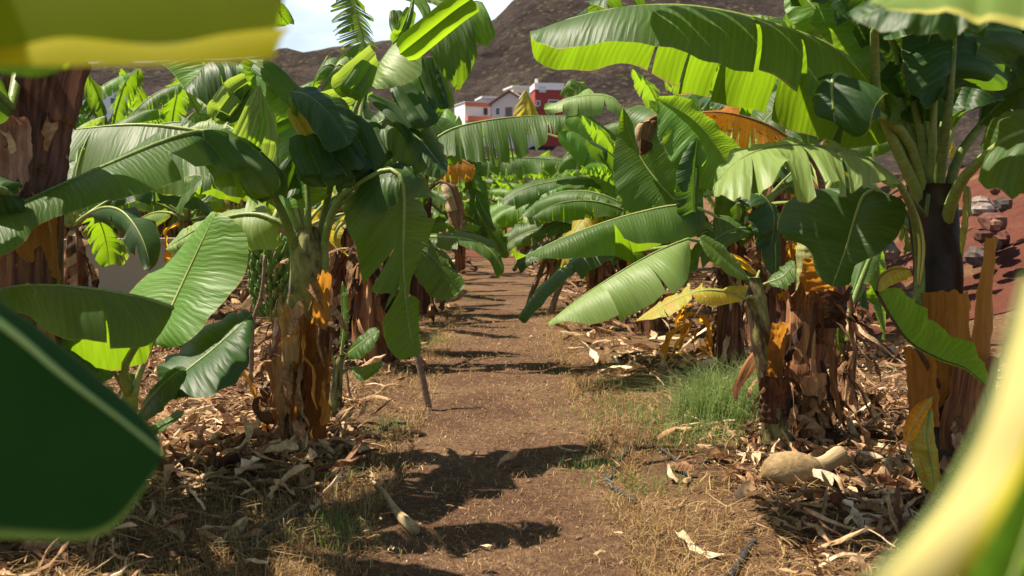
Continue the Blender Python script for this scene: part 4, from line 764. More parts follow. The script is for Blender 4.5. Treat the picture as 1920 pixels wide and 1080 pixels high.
leaf(F3, [(1375, 480, d), (1390, 420, d-.1)], [(1390, 420, d-.1), (1400, 380, d-.15), (1425, 365, d-.2), (1450, 400, d-.25), (1445, 470, d-.25)], (-45, 20, -.1), (20, 10, .1), 'deep', tears=[.5], bulge=.15)
leaf(F3, [(1375, 480, d), (1400, 400, d+.4)], [(1400, 400, d+.4), (1360, 340, d+.5), (1290, 300, d+.6), (1220, 310, d+.6), (1150, 340, d+.6)], (0, 55, -.2), (0, -25, .3), 'green', tears=5, bulge=.15)
leaf(F3, [(1375, 480, d), (1330, 420, d+.4)], [(1330, 420, d+.4), (1260, 400, d+.5), (1190, 430, d+.5), (1130, 480, d+.5)], (0, 45, -.2), (0, -35, .3), 'deep', tears=3, bulge=.15)
leaf(F3, [(1375, 470, d), (1420, 430, d-.2)], [(1420, 430, d-.2), (1380, 430, d-.3), (1340, 450, d-.35), (1300, 490, d-.4), (1280, 530, d-.4)], (-10, 35, -.1), (10, -25, .2), 'green', tears=2, bulge=.15)
leaf(F3, [(1375, 480, d), (1400, 440, d)], [(1400, 440, d), (1430, 420, d), (1450, 440, d-.05), (1455, 520, d-.1)], (-30, 0, -.1), (16, 0, .1), 'deep', tears=0, bulge=.15)
# amber dying leaf and brown hooded leaf behind
bF4, d4, F4 = clump(1560, 690, 'banana plant with a glowing orange dying leaf, behind the cut-off trunk'); d = d4
stem(F4, [bF4-V((0, 0, .05)), P(1560, 560, d), P(1550, 460, d), P(1545, 360, d)], [.14, .11], 'stemdry', 81)
leaf(F4, [(1545, 380, d), (1530, 310, d), (1480, 260, d)], [(1480, 260, d), (1440, 235, d-.05), (1380, 215, d-.1), (1330, 210, d-.1), (1300, 215, d-.1)],
     [(1480, 270, d), (1462, 285, d-.1), (1440, 295, d-.1), (1385, 290, d-.1), (1340, 260, d-.1), (1305, 225, d-.1)], (10, -12, .2), 'amber', tears=16, tearsB=2, gap=.2, curl=.35, bulge=.05, rag=.35, ribm='ribdark', name='dry_leaf', cols=60)
leaf(F4, [(1545, 380, d), (1450, 250, d+.2), (1300, 210, d+.2)], [(1240, 215, d), (1222, 222, d-.02), (1205, 240, d-.05), (1200, 290, d-.05)], (-16, 5, -.03), (26, 10, .05), 'dry', tears=2, gap=.1, bulge=.3, name='dry_leaf', ribm='ribdark')
for (mx_, my_, w_, m_, sd_) in ((1450, 330, 40, 'green', 1), (1610, 380, 45, 'deep', 2), (1400, 300, 35, 'young', 3), (1500, 220, 40, 'green', 4)):
    leaf(F4, [(1545, 370, d), ((1545+mx_)/2, 300, d+.3)], [((1545+mx_)/2, 300, d+.3), (mx_, my_-40, d+.5), (mx_-60*(1 if sd_ != 2 else -1), my_, d+.6), (mx_-110*(1 if sd_ != 2 else -1), my_+80, d+.6)], (10, w_, -.2), (-10, -w_*.6, .3), m_, tears=4, bulge=.15)
bF5, d5, F5 = clump(1592, 800, 'thin withered banana shoot hung with dry brown strips right of the cut-off trunk'); d = d5
stem(F5, [bF5-V((0, 0, .05)), P(1592, 720, d), P(1600, 650, d), P(1592, 550, d)], [.05, .035, .02], 'stemdry', 91)
skirt(F5, P(1594, 700, d), .04, .25, .85, 30, (.15, .5), (.03, .07), 'dry', 92)
leaf(F5, [(1592, 640, d), (1590, 600, d)], [(1592, 580, d), (1640, 470, d+.5), (1650, 560, d+.6), (1660, 640, d+.6)], (-25, 0, 0), (25, 0, .1), 'green', tears=1)
leaf(F5, [(1592, 690, d), (1575, 650, d)], [(1575, 660, d), (1572, 620, d), (1582, 580, d), (1590, 560, d)], (-9, 0, 0), (9, 0, 0), 'green', tears=0, r0=.005)
skirt(F5, P(1600, 790, d), .15, .03, .2, 40, (.15, .4), (.03, .08), 'dry', 93)
# --- mid-distance plants with leaves reaching over the path
bH, dH, Hh = clump(700, 690, 'banana plant with rusty shredded trunk, second on the left of the path'); d = dH
stem(Hh, [bH-V((0, 0, .05)), P(690, 600, d), P(700, 480, d), P(705, 380, d)], [.17, .13], 'stemdry', 101)
skirt(Hh, P(695, 560, d), .16, .1, 1.2, 60, (.3, .8), (.04, .1), 'sheath', 102)
skirt(Hh, P(690, 500, d), .16, .6, 1.3, 20, (.2, .5), (.06, .14), 'dry', 103, fall=1.2)
leaf(Hh, [(700, 400, d), (670, 400, d-.1)], [(655, 405, d-.1), (632, 430, d-.15), (628, 455, d-.15), (650, 480, d-.15)], (-12, -6, 0), (14, 8, 0), 'yellow', tears=1, name='leaf', gap=.1)
leaf(Hh, [(705, 390, d), (740, 330, d), (790, 280, d)], [(790, 280, d), (840, 245, d), (900, 228, d), (980, 218, d), (1062, 216, d)],
     [(800, 290, d), (850, 320, d-.1), (900, 318, d-.15), (980, 308, d-.15), (1060, 240, d-.1)], (4, 12, .35), 'green', tears=18, tearsB=12, gap=.12, curl=.2, rag=.3, bulge=.08, cols=70, r0=.012)
leaf(Hh, [(705, 400, d), (750, 300, d+.2)], [(750, 300, d+.2), (720, 240, d+.3), (760, 215, d+.35), (820, 235, d+.4), (860, 300, d+.4)], (-10, 55, -.1), (10, -22, .3), 'green', tears=8, gap=.1, curl=.2, bulge=.12)
leaf(Hh, [(705, 400, d), (760, 380, d), (800, 440, d+.3)], [(780, 445, d+.3), (830, 445, d+.3), (880, 450, d+.25), (920, 470, d+.2), (945, 510, d+.15)], (4, 30, -.15), (4, -10, .2), 'green', tears=2, gap=.04, bulge=.15)
leaf(Hh, [(705, 420, d), (740, 430, d), (770, 460, d)], [(770, 460, d), (800, 475, d), (830, 505, d), (862, 548, d)], (-28, 40, -.1), (8, -14, .2), 'green', tears=1, gap=.05, bulge=.15)
leaf(Hh, [(705, 400, d), (650, 300, d+.4)], [(690, 130, d+1.2), (680, 80, d+1.2), (668, 30, d+1.2), (650, -30, d+1.2)], (-48, 20, 0), (30, 25, .1), 'green', tears=22, gap=.25, curl=.25, rag=.2, bulge=.1, cols=70)
for (x_, m_) in ((640, 'pale'), (620, 'green')):
    leaf(Hh, [(705, 390, d+.3), (690, 250, d+1.)], [(690, 250, d+1.), (665, 160, d+1.1), (x_, 120, d+1.1), (x_-30, 150, d+1.1), (x_-35, 210, d+1.1)], (-10, 30, 0), (12, -18, .2), m_, tears=8, gap=.12)
bI, dI, I_ = clump(785, 590, 'banana plant with amber dying leaves, third on the left of the path'); d = dI
stem(I_, [bI-V((0, 0, .05)), P(785, 520, d), P(790, 420, d), P(795, 350, d)], [.17, .13], 'stemdry', 111)
skirt(I_, P(785, 500, d), .16, .1, 1.3, 40, (.3, .8), (.04, .1), 'dry', 112)
leaf(I_, [(795, 360, d), (800, 320, d-.1)], [(790, 305, d-.1), (820, 295, d-.1), (860, 300, d-.1), (892, 315, d-.1)], (0, 50, -.05), (0, -4, .1), 'amber', tears=14, gap=.2, curl=.3, rag=.3, name='dry_leaf', ribm='ribdark')
leaf(I_, [(795, 360, d), (825, 340, d-.2)], [(825, 340, d-.2), (845, 350, d-.25), (858, 390, d-.25), (862, 430, d-.25)], (-22, 8, 0), (14, 6, .05), 'dry', tears=2, gap=.15, name='dry_leaf', ribm='ribdark')
leaf(I_, [(795, 370, d), (770, 320, d+.1)], [(770, 320, d+.1), (760, 300, d+.1), (745, 320, d+.1), (740, 350, d+.1)], (-12, 5, 0), (30, 25, .1), 'amber', tears=6, gap=.2, name='dry_leaf', ribm='ribdark')
leaf(I_, [(795, 360, d), (830, 330, d+.2)], [(850, 320, d+.2), (900, 300, d+.3), (980, 296, d+.3), (1075, 302, d+.3)], (0, 42, -.1), (0, 6, .3), 'green', tears=20, gap=.12, curl=.2, rag=.3)
for q_, (xe, ye, w_, m_) in enumerate([(900, 400, 34, 'green'), (700, 300, 40, 'green'), (880, 330, 30, 'young'), (760, 200, 34, 'green'), (850, 250, 30, 'young'), (900, 460, 26, 'green')]):
    leaf(I_, [(795, 360, d), (805, 320, d+.2)], [(805, 320, d+.2), ((805+xe)/2, min(300, ye)-30, d+.3), (xe, ye-20, d+.2), (xe+(30 if xe > 800 else -30), ye+30, d+.1)], (0, w_, -.1), (0, -w_*.6, .25), m_, tears=5+q_, gap=.1, bulge=.15)
bJ, dJ, J = clump(1180, 590, 'banana plant with pale shredded leaves above two leaning props, right of the path'); d = dJ
stem(J, [bJ-V((0, 0, .05)), P(1180, 520, d), P(1175, 440, d), P(1165, 380, d)], [.16, .12], 'stemdry', 121)
skirt(J, P(1180, 520, d), .15, .1, 1.2, 40, (.3, .7), (.04, .1), 'dry', 122)
for (pm, A_, B_, m_, tr_) in [
    ([(1130, 345, d), (1100, 335, d), (1040, 340, d), (980, 355, d-.1), (940, 380, d-.2)], (0, 35, -.15), (0, -8, .2), 'green', 3),
    ([(1130, 370, d-.1), (1110, 385, d-.2), (1060, 375, d-.25), (1020, 385, d-.3), (975, 410, d-.3)], (4, 36, -.1), (0, -5, .2), 'pale', 9),
    ([(1160, 370, d), (1130, 300, d-.1), (1080, 250, d-.1), (1045, 245, d-.1)], (-10, 55, -.1), (15, -35, .2), 'young', 1),
    ([(1170, 360, d), (1180, 250, d+.3), (1150, 185, d+.4), (1080, 182, d+.4), (1020, 205, d+.4)], (0, 45, -.15), (0, -4, .3), 'pale', 14),
    ([(1170, 370, d), (1200, 300, d+.1), (1230, 250, d+.1), (1290, 240, d+.1)], (0, 45, -.1), (0, -30, .2), 'green', 4),
    ([(1160, 380, d), (1110, 400, d-.2), (1040, 420, d-.3), (1000, 445, d-.3)], (2, 24, -.1), (0, -12, .2), 'green', 6),
    ([(1165, 360, d), (1140, 270, d+.4), (1100, 220, d+.5), (1060, 180, d+.5)], (-25, 20, -.1), (20, -10, .2), 'green', 8),
    ([(1160, 370, d), (1120, 310, d+.1), (1070, 290, d), (1040, 330, d)], (-10, 30, -.1), (10, -20, .1), 'green', 4)]:
    leaf(J, [(1166, 395, d), (pm[0][0]*.5+1166*.5, pm[0][1]*.5+197, d)], pm, A_, B_, m_, tears=tr_, gap=.1, curl=.2, bulge=.14, rag=.2)
leaf(J, [(1166, 395, d), (1100, 260, d+.6)], [(1005, 245, d+1.2), (998, 215, d+1.2), (992, 190, d+1.2), (985, 168, d+1.2)], (-32, 34, -.05), (18, 36, .05), 'yellow', tears=7, gap=.2, curl=.3)
leaf(J, [(1166, 395, d), (1100, 260, d+.6)], [(1110, 190, d+1.2), (1095, 165, d+1.2), (1070, 150, d+1.2), (1055, 170, d+1.2)], (-10, 30, -.05), (18, 10, .05), 'green', tears=7, gap=.2, curl=.3)
leaf(I_, [(795, 370, d), (830, 400, d)], [(830, 400, d), (870, 405, d+.3), (915, 430, d+.4), (955, 478, d+.4)], (0, 30, -.1), (4, -22, .25), 'green', tears=8, gap=.1, bulge=.15)
leaf(J, [(1166, 395, d), (1100, 420, d)], [(1100, 420, d), (1040, 425, d+.4), (980, 440, d+.5), (925, 475, d+.5)], (0, 26, -.1), (0, -26, .25), 'green', tears=9, gap=.1, bulge=.15)
leaf(J, [(1166, 395, d), (1110, 370, d)], [(1080, 380, d+.8), (1020, 375, d+.9), (950, 390, d+1), (895, 430, d+1)], (0, 34, -.1), (0, -26, .25), 'young', tears=12, gap=.12, bulge=.15)
leaf(J, [(1166, 395, d), (1120, 440, d)], [(1120, 440, d), (1070, 455, d+.1), (1010, 470, d+.1), (960, 505, d+.1)], (0, 24, -.1), (0, -16, .25), 'deep', tears=5, gap=.1, bulge=.15)
# --- small sucker between hero stem and path
bK = G(622, 800); dK = dpt(bK); d = dK
K = thing('banana_sucker', V((bK.x, bK.y, 0)), 'small banana sucker with a rolled spear leaf beside the orange-sheathed stem', 'banana sucker')
stem(K, [bK-V((0, 0, .03)), P(630, 740, d), P(634, 690, d), P(640, 665, d)], [.05, .03], 'stem', 131)
leaf(K, [(636, 690, d), (640, 660, d)], [(640, 660, d), (645, 610, d), (645, 560, d), (642, 528, d)], (-8, 0, .03), (10, 0, -.03), 'green', tears=0, r0=.008)
leaf(K, [(636, 690, d), (650, 665, d)], [(650, 665, d), (675, 645, d-.1), (700, 625, d-.1), (712, 622, d-.1)], (10, 22, -.1), (-4, -14, .1), 'green', tears=0, r0=.008)
leaf(K, [(632, 690, d), (615, 650, d)], [(615, 650, d), (605, 630, d), (590, 625, d), (570, 640, d)], (0, 30, -.1), (0, -10, .1), 'green', tears=0, r0=.008)
leaf(K, [(636, 700, d), (655, 690, d)], [(660, 690, d), (680, 700, d-.1), (700, 690, d-.1), (718, 682, d-.1)], (0, 14, -.05), (0, -10, .1), 'green', tears=0, r0=.006)
skirt(K, P(622, 780, d), .05, .03, .35, 16, (.1, .3), (.02, .05), 'dry', 132)
# --- far-left plant carrying the bunch
bN, dN, Nn = clump(520, 690, 'banana plant carrying a big green bunch, behind the left hero stem'); d = dN
stem(Nn, [bN-V((0, 0, .05)), P(545, 600, d), P(540, 480, d), P(530, 380, d)], [.15, .12], 'stemdry', 141)
skirt(Nn, P(535, 560, d), .15, .1, 1.3, 40, (.3, .7), (.05, .1), 'dry', 142)
bs = thing('bunch', V((0, 0, 0)), None, None); del_ = [bs.pop(k_) for k_ in ('label', 'category') if k_ in bs]
bs.parent = Nn; top = P(505, 455, d-.35); bs.location = top-parent_origin(Nn)
b = B(); b.tube([top+V((.1, .2, .45)), top+V((.03, .05, .2)), top, top-V((0, 0, .75))], [.03, .03, .028, .015], 8); b.build('bunch_stalk', M['rib'], bs)
bn = B(); pts = [V((0, 0, 0)), V((.05, 0, -.015)), V((.10, 0, .0)), V((.145, 0, .035)), V((.165, 0, .065))]; bn.tube(crom(pts, 10), [.008, .014, .019, .021, .022, .022, .021, .018, .012, .005], 7)
bme = None; rb_ = random.Random(3); cnt = 0
for tier in range(9):
    z = -.06-tier*.078; nb_ = 11; rr = .05+.035*math.sin(PI*(tier+1)/10)
    for q_ in range(nb_):
        a = 2*PI*q_/nb_+tier*.3; 
        if bme is None: o = bn.build('banana', M['banana'], None); bme = o
        else: o = bme.copy(); col.objects.link(o)
        o.parent = bs; s_ = 1.05-.03*tier; o.location = (math.cos(a)*rr, math.sin(a)*rr, z); o.rotation_euler = (0, R(-28+rb_.uniform(-8, 8)), a); o.scale = (s_, s_, s_); cnt += 1
leaf(Nn, [(530, 390, d), (480, 330, d)], [(480, 330, d), (430, 310, d), (380, 330, d), (330, 390, d)], (0, 45, -.1), (0, -30, .2), 'green', tears=6)
leaf(Nn, [(530, 390, d), (480, 300, d+.3)], [(480, 300, d+.3), (420, 250, d+.4), (350, 250, d+.4), (290, 300, d+.4)], (0, 45, -.1), (0, -30, .2), 'pale', tears=9)
leaf(Nn, [(530, 390, d), (560, 300, d+.3)], [(560, 300, d+.3), (620, 260, d+.4), (690, 280, d+.4), (740, 350, d+.4)], (0, 45, -.1), (0, -30, .2), 'green', tears=9)
leaf(Nn, [(530, 390, d), (530, 280, d+.3)], [(530, 280, d+.3), (510, 200, d+.4), (460, 160, d+.4), (400, 180, d+.4)], (0, 45, -.1), (0, -30, .2), 'green', tears=9)
# --- foreground leaves of plants outside the frame
def lone(label, name='banana_leaf'):
    return thing(name, V((0, 0, 0)), label, 'banana leaf')
def lone_leaf(label, loc, *a, **k):
    t = thing('banana_leaf', P(*loc), label, 'banana leaf', 'blurred leaves close to the camera'); o = leaf(t, *a, name='leaf_blade', **k); return t
t_ = lone_leaf('blurred olive leaf with a painted sunlit yellow band hanging across the top left corner', (-300, -40, 1.0), None, [(-500, -50, .92), (-200, -40, .92), (100, -42, .92), (350, -50, .92), (552, -65, .92)],
     [(-500, 72, .90), (-200, 84, .90), (0, 92, .90), (120, 70, .90), (300, 84, .90), (430, 62, .90), (549, 50, .90)], None, mt='FGyellow', tears=0, bulge=.02, ripple=.0, cols=40, r0=0)
leaf(t_, None, [(-500, 72, .9), (-200, 84, .9), (0, 92, .9), (120, 70, .9), (300, 84, .9), (430, 62, .9), (549, 50, .9)],
     [(-500, 118, .86), (-200, 124, .86), (100, 124, .86), (300, 122, .865), (480, 114, .87), (544, 98, .88)], None, 'lit_band', tears=0, bulge=.12, ripple=.0, cols=40, r0=0, name='leaf_blade')
lone_leaf('small blurred bright green leaf tip under the top left leaf', (-60, 60, 1.3), None, [(-200, 60, 1.3), (-60, 95, 1.3), (60, 118, 1.3), (130, 118, 1.3)], (0, 28, 0), (0, -30, .1), 'young', tears=0, r0=.004)
lone_leaf('large blurred dark green leaf filling the lower left corner', (-150, 620, 1.15), None, [(-200, 470, 1.2), (0, 606, 1.12), (120, 706, 1.08), (230, 790, 1.05), (310, 855, 1.03)],
     [(-260, 1000, 1.0), (-60, 1008, .98), (80, 1012, .98), (160, 1012, .98), (218, 985, .99), (265, 925, 1.0), (306, 862, 1.02)], (6, -10, .05), 'FGdark', tears=0, bulge=.04, ripple=.0, cols=40, r0=.0075, ribm='FGrib')
lone_leaf('blurred cream yellow dried leaf sweeping up the lower right corner', (1800, 1150, .5), None, [(1925, 520, .52), (1895, 640, .5), (1850, 780, .48), (1760, 950, .47), (1640, 1080, .46), (1500, 1200, .46)],
     [(1990, 560, .5), (1975, 720, .47), (1935, 850, .46), (1880, 960, .45), (1820, 1070, .45), (1740, 1200, .45)], None, 'cream', tears=0, bulge=.08, ripple=0., cols=36, r0=.001)
lone_leaf('blurred bright green leaf behind the cream leaf in the lower right corner', (1950, 1100, .6), None, [(2050, 600, .6), (1990, 800, .6), (1930, 1000, .6), (1860, 1200, .6)], (-60, -30, .02), (120, 20, .05), 'bright', tears=0, r0=.002)
lone_leaf('blurred pale green leaf with yellow edge in the top right corner', (2100, -20, 1.7), None, [(2150, 0, 1.9), (2000, -45, 1.9), (1850, -50, 1.85), (1740, -30, 1.8), (1645, 12, 1.75)],
     [(2150, 80, 1.6), (2000, 60, 1.6), (1900, 48, 1.62), (1800, 30, 1.65), (1720, 26, 1.7), (1650, 18, 1.74)], (0, -40, .2), 'FGpale', tears=0, bulge=.15, cols=36, r0=.006, ripple=.02)
lone_leaf('blurred grey green leaf tip under the top right leaf', (1900, -30, 2.3), None, [(1900, -40, 2.4), (1780, -20, 2.3), (1680, 5, 2.2), (1600, 40, 2.2)], [(1900, 60, 2.2), (1780, 66, 2.1), (1700, 62, 2.1), (1640, 52, 2.15), (1598, 40, 2.2)], (0, -40, .2), 'deep', tears=0, bulge=.15, r0=.006)
def shade_leaves(root, q, specs, mt='green', tn=16, gp=.22):  # leaves meant to stay above the view, added to cast shade
    for az, el, Ln, wd in specs:
        az = R(az); el = R(el); o_ = V((math.cos(az), math.sin(az), 0)); pts = [q+(o_*math.cos(el-(.9*f)**2)+V((0, 0, 1))*math.sin(el-(.9*f)**2))*Ln*f for f in (0, .15, .3, .5, .7, .85, 1)]
        sd_ = V((-o_.y, o_.x, 0)); make_leaf(root, pts[:2], pts[1:], (lambda s: lambda t: (s*wd-V((0, 0, .1)))*max(.01, prof(t)))(sd_), (lambda s: lambda t: (-s*wd-V((0, 0, .1)))*max(.01, prof(t)))(sd_), mt, tears=tn, cols=40, m=5, gap=gp, curl=.4 if tn > 5 else .1)
shade_leaves(E, P(1745, 350, dE), [(95, 78, 2.2, .28), (150, 74, 2.3, .28), (60, 70, 2.2, .3), (200, 76, 2.1, .28), (20, 68, 2.2, .3), (250, 80, 2.2, .28), (75, 62, 2.0, .3), (40, 72, 2.2, .3)], 'deep')  # extra leaves over the frame, added to darken the top right crown
shade_leaves(D_, P(60, 30, dD), [(12, 60, 1.3, .22), (-45, 54, 1.9, .26)])  # extra overhead leaves added to throw shade on the near path
for lb_, x_, y_, sp in (('unseen tall banana plant added for its shade just outside the left edge near the camera', -2.5, 1.9, [(50, 62, 2.1, .3), (15, 66, 1.7, .3), (-30, 60, 2.2, .3), (-80, 60, 2.2, .3), (150, 62, 2.2, .3)]),):  # unseen plant, added so its leaves shade the left foreground and path
    t = thing('banana_plant', V((x_, y_, 0)), lb_, 'banana plant'); stem(t, [V((x_, y_, -.05)), V((x_, y_, .9)), V((x_, y_, 1.7))], [.16, .11], 'stem', 7); shade_leaves(t, V((x_, y_, 1.6)), sp, 'green', 2, .02)
# ------------------------------------------------------------------ props, hoses, stalks, gourd, rocks
def polething(name, label, cat, pts, rad, m, group=None, n=9, knots=True):
    b = B(); pl = crom(pts, 24); rr = [(rad[0]+(rad[-1]-rad[0])*i/23)*(1+.12*noise.noise(V((i*.6, rad[0]*90, 0)))) for i in range(24)]
    b.tube(pl, rr, n); return tag(b.build(name, M[m], None, org=pts[0]), label, cat, group)
q0 = G(806, 766); dq = dpt(q0)
polething('prop_pole', 'bare wooden prop pole leaning left beside the path, below the hanging leaf', 'pole', [q0-V((0, 0, .04)), P(790, 700, dq), P(775, 640, dq+.02), P(752, 540, dq+.1), P(735, 400, dq+.2)], [.027, .02], 'wood', 'wooden props')
q0 = G(985, 585); dq = dpt(q0)
polething('prop_pole', 'dark prop pole leaning right at the path edge, the farther left of the right-hand pair', 'pole', [q0-V((0, 0, .04)), P(1005, 530, dq), P(1045, 440, dq-.1), P(1080, 380, dq-.2)], [.045, .03], 'wood', 'wooden props')
q0 = G(1030, 590); dq = dpt(q0)
polething('prop_pole', 'dark prop pole leaning right, nearer the trunk than its neighbour', 'pole', [q0-V((0, 0, .04)), P(1048, 540, dq), P(1075, 480, dq), P(1105, 410, dq)], [.05, .035], 'wood', 'wooden props')
q0 = G(470, 735); dq = dpt(q0)
polething('branch', 'thin grey crooked branch standing in front of the banana bunch', 'branch', [q0-V((0, 0, .02)), P(474, 610, dq-.1), P(488, 560, dq-.1), P(494, 520, dq-.1), P(496, 478, dq-.1)], [.022, .014], 'wood')
q0 = G(665, 765); dq = dpt(q0)
polething('branch', 'thin dark stick leaning beside the small sucker', 'branch', [q0-V((0, 0, .02)), P(655, 735, dq), P(650, 700, dq), P(645, 680, dq)], [.012, .008], 'wood')
def onground(pts, z=.015): return [G(*p)+V((0, 0, z+gz(G(*p).x, G(*p).y))) for p in pts]
HZ = [('black irrigation hose curving through the dry grass right of the path', [(1140, 905), (1170, 855), (1225, 838), (1260, 862), (1295, 905)], .011),
      ('short grey-black hose end lying at the right path edge', [(1135, 892), (1150, 915), (1175, 928), (1192, 938)], .014),
      ('black hose in the shaded grass at the lower left', [(440, 1050), (490, 1010), (550, 975), (590, 950), (640, 945)], .013),
      ('dark hose stub standing out of the soil at the bottom right', [(1370, 1085), (1392, 1050), (1415, 1020)], .016),
      ('dark hose beside the small sucker left of the path', [(700, 830), (715, 805), (738, 790), (760, 792)], .012)]
for lb, pts, r_ in HZ: polething('hose', lb, 'hose', onground(pts), [r_, r_], 'hose', 'irrigation hoses')
g_ = onground([(695, 905), (720, 930), (745, 965), (778, 998)], .03)
t = thing('dry_stalk', g_[-1], 'pale dry stalk with a cut white end lying left of the path', 'dry stalk')
b = B(); b.tube(crom(g_, 20), [.008, .009, .010, .010, .011, .012, .012, .013, .014, .014, .016, .018, .020, .022, .024, .026, .028, .029, .030, .028], 8)
rng = random.Random(8)
for i in range(5): ribbon(b, g_[0]+V((rng.uniform(-.02, .02), 0, 0)), V((rng.uniform(-.8, .2), rng.uniform(.2, .9), .3)), .14, .02, rng)
b.build('stalk', M['woodpale'], t)
# club-shaped corm lying by the clump
q1, q2 = G(1432, 905), G(1580, 845); dq = dpt(q1)-.28; 
t = thing('gourd', q1, 'tan club-shaped gourd with a pale neck lying by the right-hand clump', 'gourd')
b = B(); axis = [P(1428, 895, dq), P(1445, 888, dq), P(1480, 885, dq+.02), P(1520, 882, dq+.05), P(1545, 872, dq+.1), P(1570, 855, dq+.15), P(1585, 850, dq+.17)]
pl = crom(axis, 24); prof_ = [.005, .05, .078, .095, .104, .108, .110, .110, .108, .104, .098, .090, .080, .068, .058, .052, .049, .047, .046, .046, .048, .050, .046, .02]
b.tube(pl[:15], prof_[:15], 20); b.build('body', M['gourd'], t); b = B(); b.tube(pl[13:], [x*1.02 for x in prof_[13:]], 16); b.build('neck', M['woodpale'], t)
# rocks of the dry-stone bank on the right
rng = random.Random(9)
def rock_bm(b, c, s, rng):
    o = len(b.v); n1, n2 = 6, 9; sd_ = rng.uniform(0, 99)
    rows = []
    for i in range(n1+1):
        th = PI*i/n1; row = []
        for j in range(n2):
            ph = 2*PI*j/n2; dv = V((math.sin(th)*math.cos(ph), math.sin(th)*math.sin(ph), math.cos(th))); f = 1+.45*noise.noise(dv*1.3+V((sd_, 0, 0)))
            row.append(c+V((dv.x*s*f, dv.y*s*f*.9, dv.z*s*f*.75)))
        rows.append(row)
    b.grid(rows, tint=rng.random(), closed=True)
spots = [(1630+rng.uniform(-20, 240)*1.0, rng.uniform(340, 470)) for _ in range(18)]+[(rng.uniform(1835, 1885), rng.uniform(345, 425)) for _ in range(16)]
for i, (x_, y_) in enumerate(spots):
    D_y = 13.2+rng.uniform(0, 1.6); p = W(x_, y_, D_y); zz = gz(p.x, p.y)
    if p.z > zz+.9: p.z = zz+rng.uniform(.1, .9)
    p.z = max(p.z, zz+.02); b = B(); rock_bm(b, p, rng.uniform(.07, .2), rng)
    tag(b.build('rock', M['rock' if rng.random() < .6 else 'redrock'], None, smooth=False, org=p), 'rough stone in the heap on the red bank behind the right hero plant', 'rock', 'stones heaped on the red bank')
# ------------------------------------------------------------------ ground cover
def pathc(y): return -.012*y
rng = random.Random(77); b = B()
def scatter_litter(n, fx, L_=(.06, .34), wd=(.008, .042), fall=.5):
    for _ in range(n):
        x, y = fx(); a = rng.uniform(0, 6.28); z = gz(x, y)+rng.uniform(.005, .07)
        f0 = gz(x, y)+.004; ribbon(b, V((x, y, z)), V((math.cos(a), math.sin(a), rng.uniform(-.1, .7))), rng.uniform(*L_)*1., rng.uniform(*wd)*rng.choice((.5, .7, 1.)), rng, fall=fall, seg=8, tint=min(1, max(0, rng.gauss(.5, .3))), curl=1.2, tw=1.6, floor=f0)
def left_zone():
    while True:
        y = 3.2+8*rng.random()**1.3; x = pathc(y)-.95-3.2*rng.random()
        if noise.noise(V((x*1.1, y*1.1, 3))) > -.25 and (x < -1.55 or y > 5 or rng.random() < .12): return x, y
def heap():
    return min(-1.02-.25*rng.random(), bA.x-.15+rng.gauss(-.45, .5)), bA.y+rng.gauss(-.2, .5)
def right_zone():
    y = 3.4+7*rng.random()**1.2; return pathc(y)+1.25+3.4*rng.random(), y
def right_heap(): return P(1560, 820, 6.2).x+rng.gauss(.25, .55), 5.6+rng.gauss(0, .8)
def far(): 
    y = 9+22*rng.random()**1.5; s_ = rng.choice((-1, 1)); return pathc(y)+s_*(.9+4*rng.random()), y
def path_zone():
    y = 2.9+12*rng.random()**1.4; return pathc(y)+rng.uniform(-.8, .8), y
scatter_litter(3400, left_zone); scatter_litter(700, heap, (.12, .45), (.02, .085)); tag(b.build('dry_leaf_litter', M['litter']), None, None, kind='stuff')
b = B(); scatter_litter(2300, right_zone); scatter_litter(800, right_heap, (.1, .4), (.015, .07)); tag(b.build('dry_leaf_litter', M['litter']), None, None, kind='stuff')
b = B(); scatter_litter(260, path_zone, (.02, .09), (.006, .02)); scatter_litter(1500, far, (.15, .6), (.03, .12)); tag(b.build('dry_leaf_litter', M['litter']), None, None, kind='stuff')
def blades(b, n, fx, h, wd, lean=.8, flat_=False, z0=0):
    for _ in range(n):
        x, y = fx(); a = rng.uniform(0, 6.28); L_ = rng.uniform(*h); z = gz(x, y)-.004+z0; d = V((math.cos(a), math.sin(a), 0)); s_ = V((-d.y, d.x, 0))*wd*rng.uniform(.6, 1.3)*.5; ln = rng.uniform(.15, lean)
        tint = rng.random()
        if flat_:
            p0 = V((x, y, z+rng.uniform(.004, .03))); p2 = p0+d*L_+V((0, 0, rng.uniform(-.015, .03))); p1 = (p0+p2)*.5+s_*6*rng.uniform(-1, 1)+V((0, 0, rng.uniform(0, .02)))
            p2.z = max(p2.z, z+.006)
        else: p0 = V((x, y, z)); p1 = p0+V((0, 0, L_*.55))+d*L_*ln*.25; p2 = p0+V((0, 0, L_*(1-.35*ln)))+d*L_*ln
        b.grid([[p0-s_, p0+s_], [p1-s_*.8, p1+s_*.8], [p2-s_*.15, p2+s_*.15]], tint=tint)
def edge_zone():
    while True:
        y = 2.9+13*rng.random()**1.5; s_ = rng.choice((-1, 1)); e = .55+abs(rng.gauss(0, .5)); x = pathc(y)+s_*e
        if noise.noise(V((x*1.6, y*1.6, 7))) > -.3+.0*e: return x, y
def litter_zone():
    y = 3+7*rng.random()**1.3; s_ = rng.choice((-1, 1)); return pathc(y)+s_*(1+3*rng.random()), y
b = B(); blades(b, 9000, litter_zone, (.05, .3), .005, flat_=True, z0=.04); blades(b, 22000, edge_zone, (.03, .13), .0035, flat_=True); blades(b, 11000, path_zone, (.01, .06), .0035, flat_=True); tag(b.build('straw', M['straw']), None, None, kind='stuff')
def near_left():
    y = 2.8+2.6*rng.random(); return pathc(y)-.6-1.3*rng.random(), y
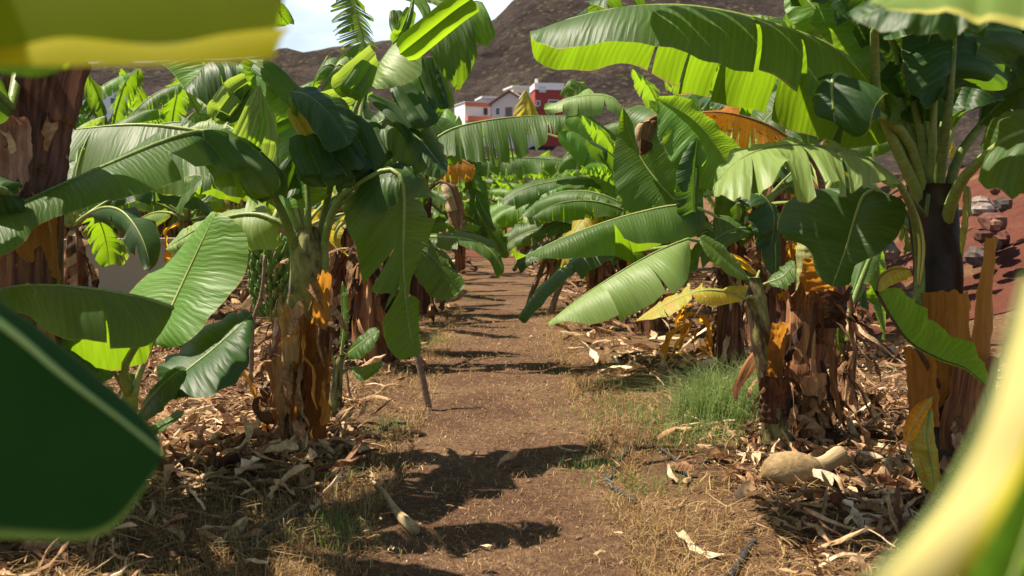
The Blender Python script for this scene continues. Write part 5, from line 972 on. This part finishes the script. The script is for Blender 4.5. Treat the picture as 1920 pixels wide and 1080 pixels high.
def tuft_dry():
    while True:
        x, y = edge_zone()
        if noise.noise(V((x*2.1, y*2.1, 17))) > .05: return x, y
b = B(); blades(b, 6500, tuft_dry, (.03, .16), .0035, 1.4); blades(b, 5000, near_left, (.03, .17), .003, 1.7); tag(b.build('dry_grass', M['straw']), None, None, kind='stuff')
b = B()
def gauss_at(px, py, sx, sy):
    c = G(px, py)
    return lambda: (c.x+rng.gauss(0, sx), c.y+rng.gauss(0, sy))
blades(b, 1500, gauss_at(1335, 795, .13, .18), (.15, .5), .004, 1.5); blades(b, 500, gauss_at(1300, 825, .2, .25), (.05, .25), .004, 1.6); blades(b, 700, gauss_at(1390, 780, .12, .15), (.2, .55), .004, 1.2); blades(b, 220, gauss_at(1240, 790, .25, .3), (.04, .16), .004, 1.6)
tag(b.build('grass_tuft', M['grass']), 'fluffy light green grass tuft right of the path beside the dark stems', 'grass tuft', kind='stuff')
b = B()
for (px, py, sx, sy, n) in ((615, 900, .10, .12, 260), (640, 980, .08, .08, 160), (610, 1010, .15, .1, 200), (730, 800, .1, .15, 160), (1190, 760, .2, .3, 300), (1150, 720, .1, .1, 160), (1110, 870, .1, .1, 200), (1210, 910, .18, .15, 200), (760, 640, .2, .5, 300), (600, 870, .12, .08, 120), (800, 640, .15, .3, 300), (1090, 780, .2, .3, 120), (880, 560, .6, 1., 300), (1090, 590, .3, 1., 300), (1690, 620, .5, .8, 400)):
    blades(b, n, gauss_at(px, py, sx, sy), (.03, .13), .004, 1.0)
tag(b.build('grass', M['grass']), None, None, kind='stuff')
# soil crumbs and pebbles
b = B()
def crumb(b, p, s):
    o = len(b.v); dirs = [(1, 0, 0), (-.5, .87, 0), (-.5, -.87, 0), (0, 0, .8), (0, 0, -.6)]
    for d_ in dirs: b.v.append(p+V(d_)*s*rng.uniform(.6, 1.3)); b.uv.append((p.x*9, p.y*9)); b.t.append(rng.random())
    for f in ((0, 1, 3), (1, 2, 3), (2, 0, 3), (1, 0, 4), (2, 1, 4), (0, 2, 4)): b.f.append(tuple(o+i for i in f)); b.mi.append(0)
for _ in range(14000):
    y = 2.9+11*rng.random()**1.6; x = pathc(y)+rng.gauss(0, .8); crumb(b, V((x, y, gz(x, y)+.003)), rng.uniform(.002, .008)*(1+(rng.random() < .06)*1.8))
tag(b.build('gravel', dry_mat('pebbles', [(.0, (.07, .035, .022)), (.5, (.19, .10, .06)), (.85, (.30, .19, .12)), (1., (.5, .42, .33))], (3, 3, 1), trf=0, rough=.9)), None, None, kind='stuff')
